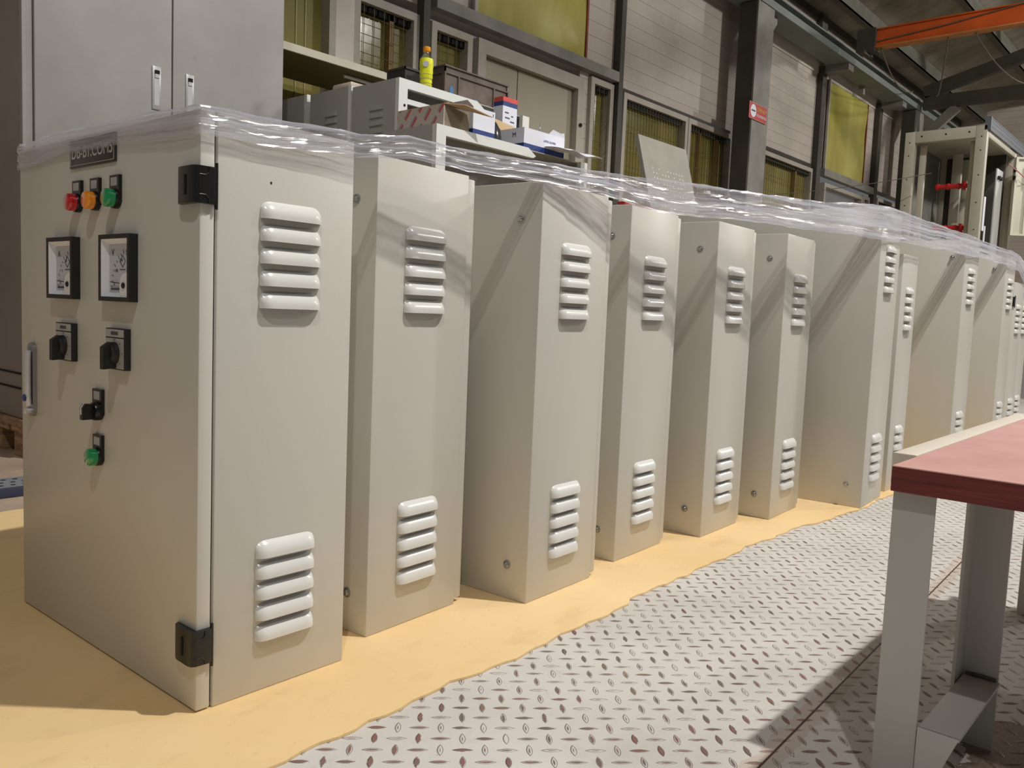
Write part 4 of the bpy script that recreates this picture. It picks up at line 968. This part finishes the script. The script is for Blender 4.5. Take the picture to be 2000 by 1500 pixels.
g.box(0.02, -0.014, H_ - 0.035, D_ + 0.25, -0.002, H_ - 0.026, M['blackm']); g.box(0.02, -0.014, H_ + 0.05, D_ + 0.25, -0.002, H_ + 0.058, M['blackm'])
for i in range(24): g.box(0.08 + i * 0.05, -0.0135, H_ - 0.005, 0.105 + i * 0.05, -0.012, H_ + 0.005, M['dark']); g.box(0.08 + i * 0.05, -0.0135, H_ + 0.028, 0.105 + i * 0.05, -0.012, H_ + 0.038, M['dark'])
g.build('roof_vent_strip', M['perf'], t)
for i, z in enumerate((1.66, 1.34)):
    g = MB(); g.tube([(0.22, 0.10, z), (0.22, 0.38, z)], 0.018, M['redp'], 10); 
    for k in range(4): g.lathe((0.22, 0.13 + k * 0.075, z), (0, 1, 0), [(0, 0.024), (0.012, 0.026), (0.024, 0.020)], M['redp'], 12)
    g.box(0.19, 0.17, z - 0.03, 0.25, 0.185, z + 0.03, M['yellowp']); g.build('busbar_support', M['redp'], t, smooth=40)
g = MB(); 
for k in range(7): g.tube([(0.2, 0.12 + 0.016 * k, 1.34), (0.21, 0.11 + 0.016 * k, 1.27), (0.24, 0.12 + 0.016 * k, 1.16)], 0.006, (M['redp'], M['yellowp'], M['cable'])[k % 3], 6)
g.build('wiring', M['redp'], t)
g = MB(); g.box(0.30, 0.10, 1.62, 0.42, 0.17, 1.72); g.build('blue_block', plain('blue_component', (52, 84, 110), 0.5), t)
g = MB(); g.box(0.07, -0.004, 1.30, 0.12, 0.0, 1.55); g.box(0.14, -0.006, 1.22, 0.17, 0.0, 1.34); g.build('label_strip', M['paper'], t)
for k, (x, z) in enumerate(((0.45, 1.74), (0.52, 1.74))):
    g = MB(); g.lathe((x, -0.001, z), (0, -1, 0), [(0, 0.016), (0.02, 0.013)], n=12); g.build('clip', M['blackm'], t)
g = MB()
for yy in (0.035, W_ - 0.035):
    for zz in (1.98, 1.88, 1.7, 1.5, 1.3): g.lathe((-0.0002, yy, zz), (-1, 0, 0), [(0, 0.005), (0.001, 0.005)], n=8)
for yy in (0.12, 0.28, 0.45): g.lathe((-0.0002, yy, 2.02), (-1, 0, 0), [(0, 0.007), (0.001, 0.007)], n=8)
g.build('fixing_holes', M['dark'], t)
# door of the next bay standing open
t = thing('open_panel_door', 'cream open cabinet door with pink wire at the right edge', 'door', (7.80, 1.53, 1.33), math.radians(-49))
g = MB(); g.box(0, 0, 0, 0.62, 0.02, 0.62, bev=0.003); g.build('door_sheet', M['beige'], t, smooth=30)
g = MB(); g.box(0.0, -0.02, 0, 0.018, 0, 0.62); g.box(0.10, -0.018, 0.02, 0.112, 0, 0.60); g.box(0.018, -0.02, 0.605, 0.62, 0, 0.62); g.box(0.018, -0.02, 0.0, 0.62, 0, 0.015); g.build('door_flange', M['beige'], t)
g = MB(); g.box(0.115, -0.05, 0.41, 0.62, 0, 0.58); g.build('document_pocket', M['beige'], t)
g = MB(); g.tube([(-0.06, -0.02, 0.56), (0.0, -0.05, 0.50), (0.06, -0.055, 0.45), (0.11, -0.02, 0.42)], 0.005); g.build('pink_wire', M['pinkc'], t)
g = MB(); g.box(-0.008, -0.03, 0.50, 0.0, 0.0, 0.53); g.box(-0.008, -0.03, 0.44, 0.0, 0.0, 0.47); g.build('hinge', M['blackm'], t)
t = thing('grey_bay', 'plain grey bay standing below the cream open door', 'cabinet', (8.15, 0.75, 0))
g = MB(); g.box(0, 0, 0, 0.7, 0.72, 1.29, bev=0.004); g.build('body', M['paint_bg'], t, smooth=30)
g = MB(); g.box(-0.006, -0.006, 1.29, 0.706, 0.726, 1.32); g.build('dark_top_strip', M['steeldark'], t)
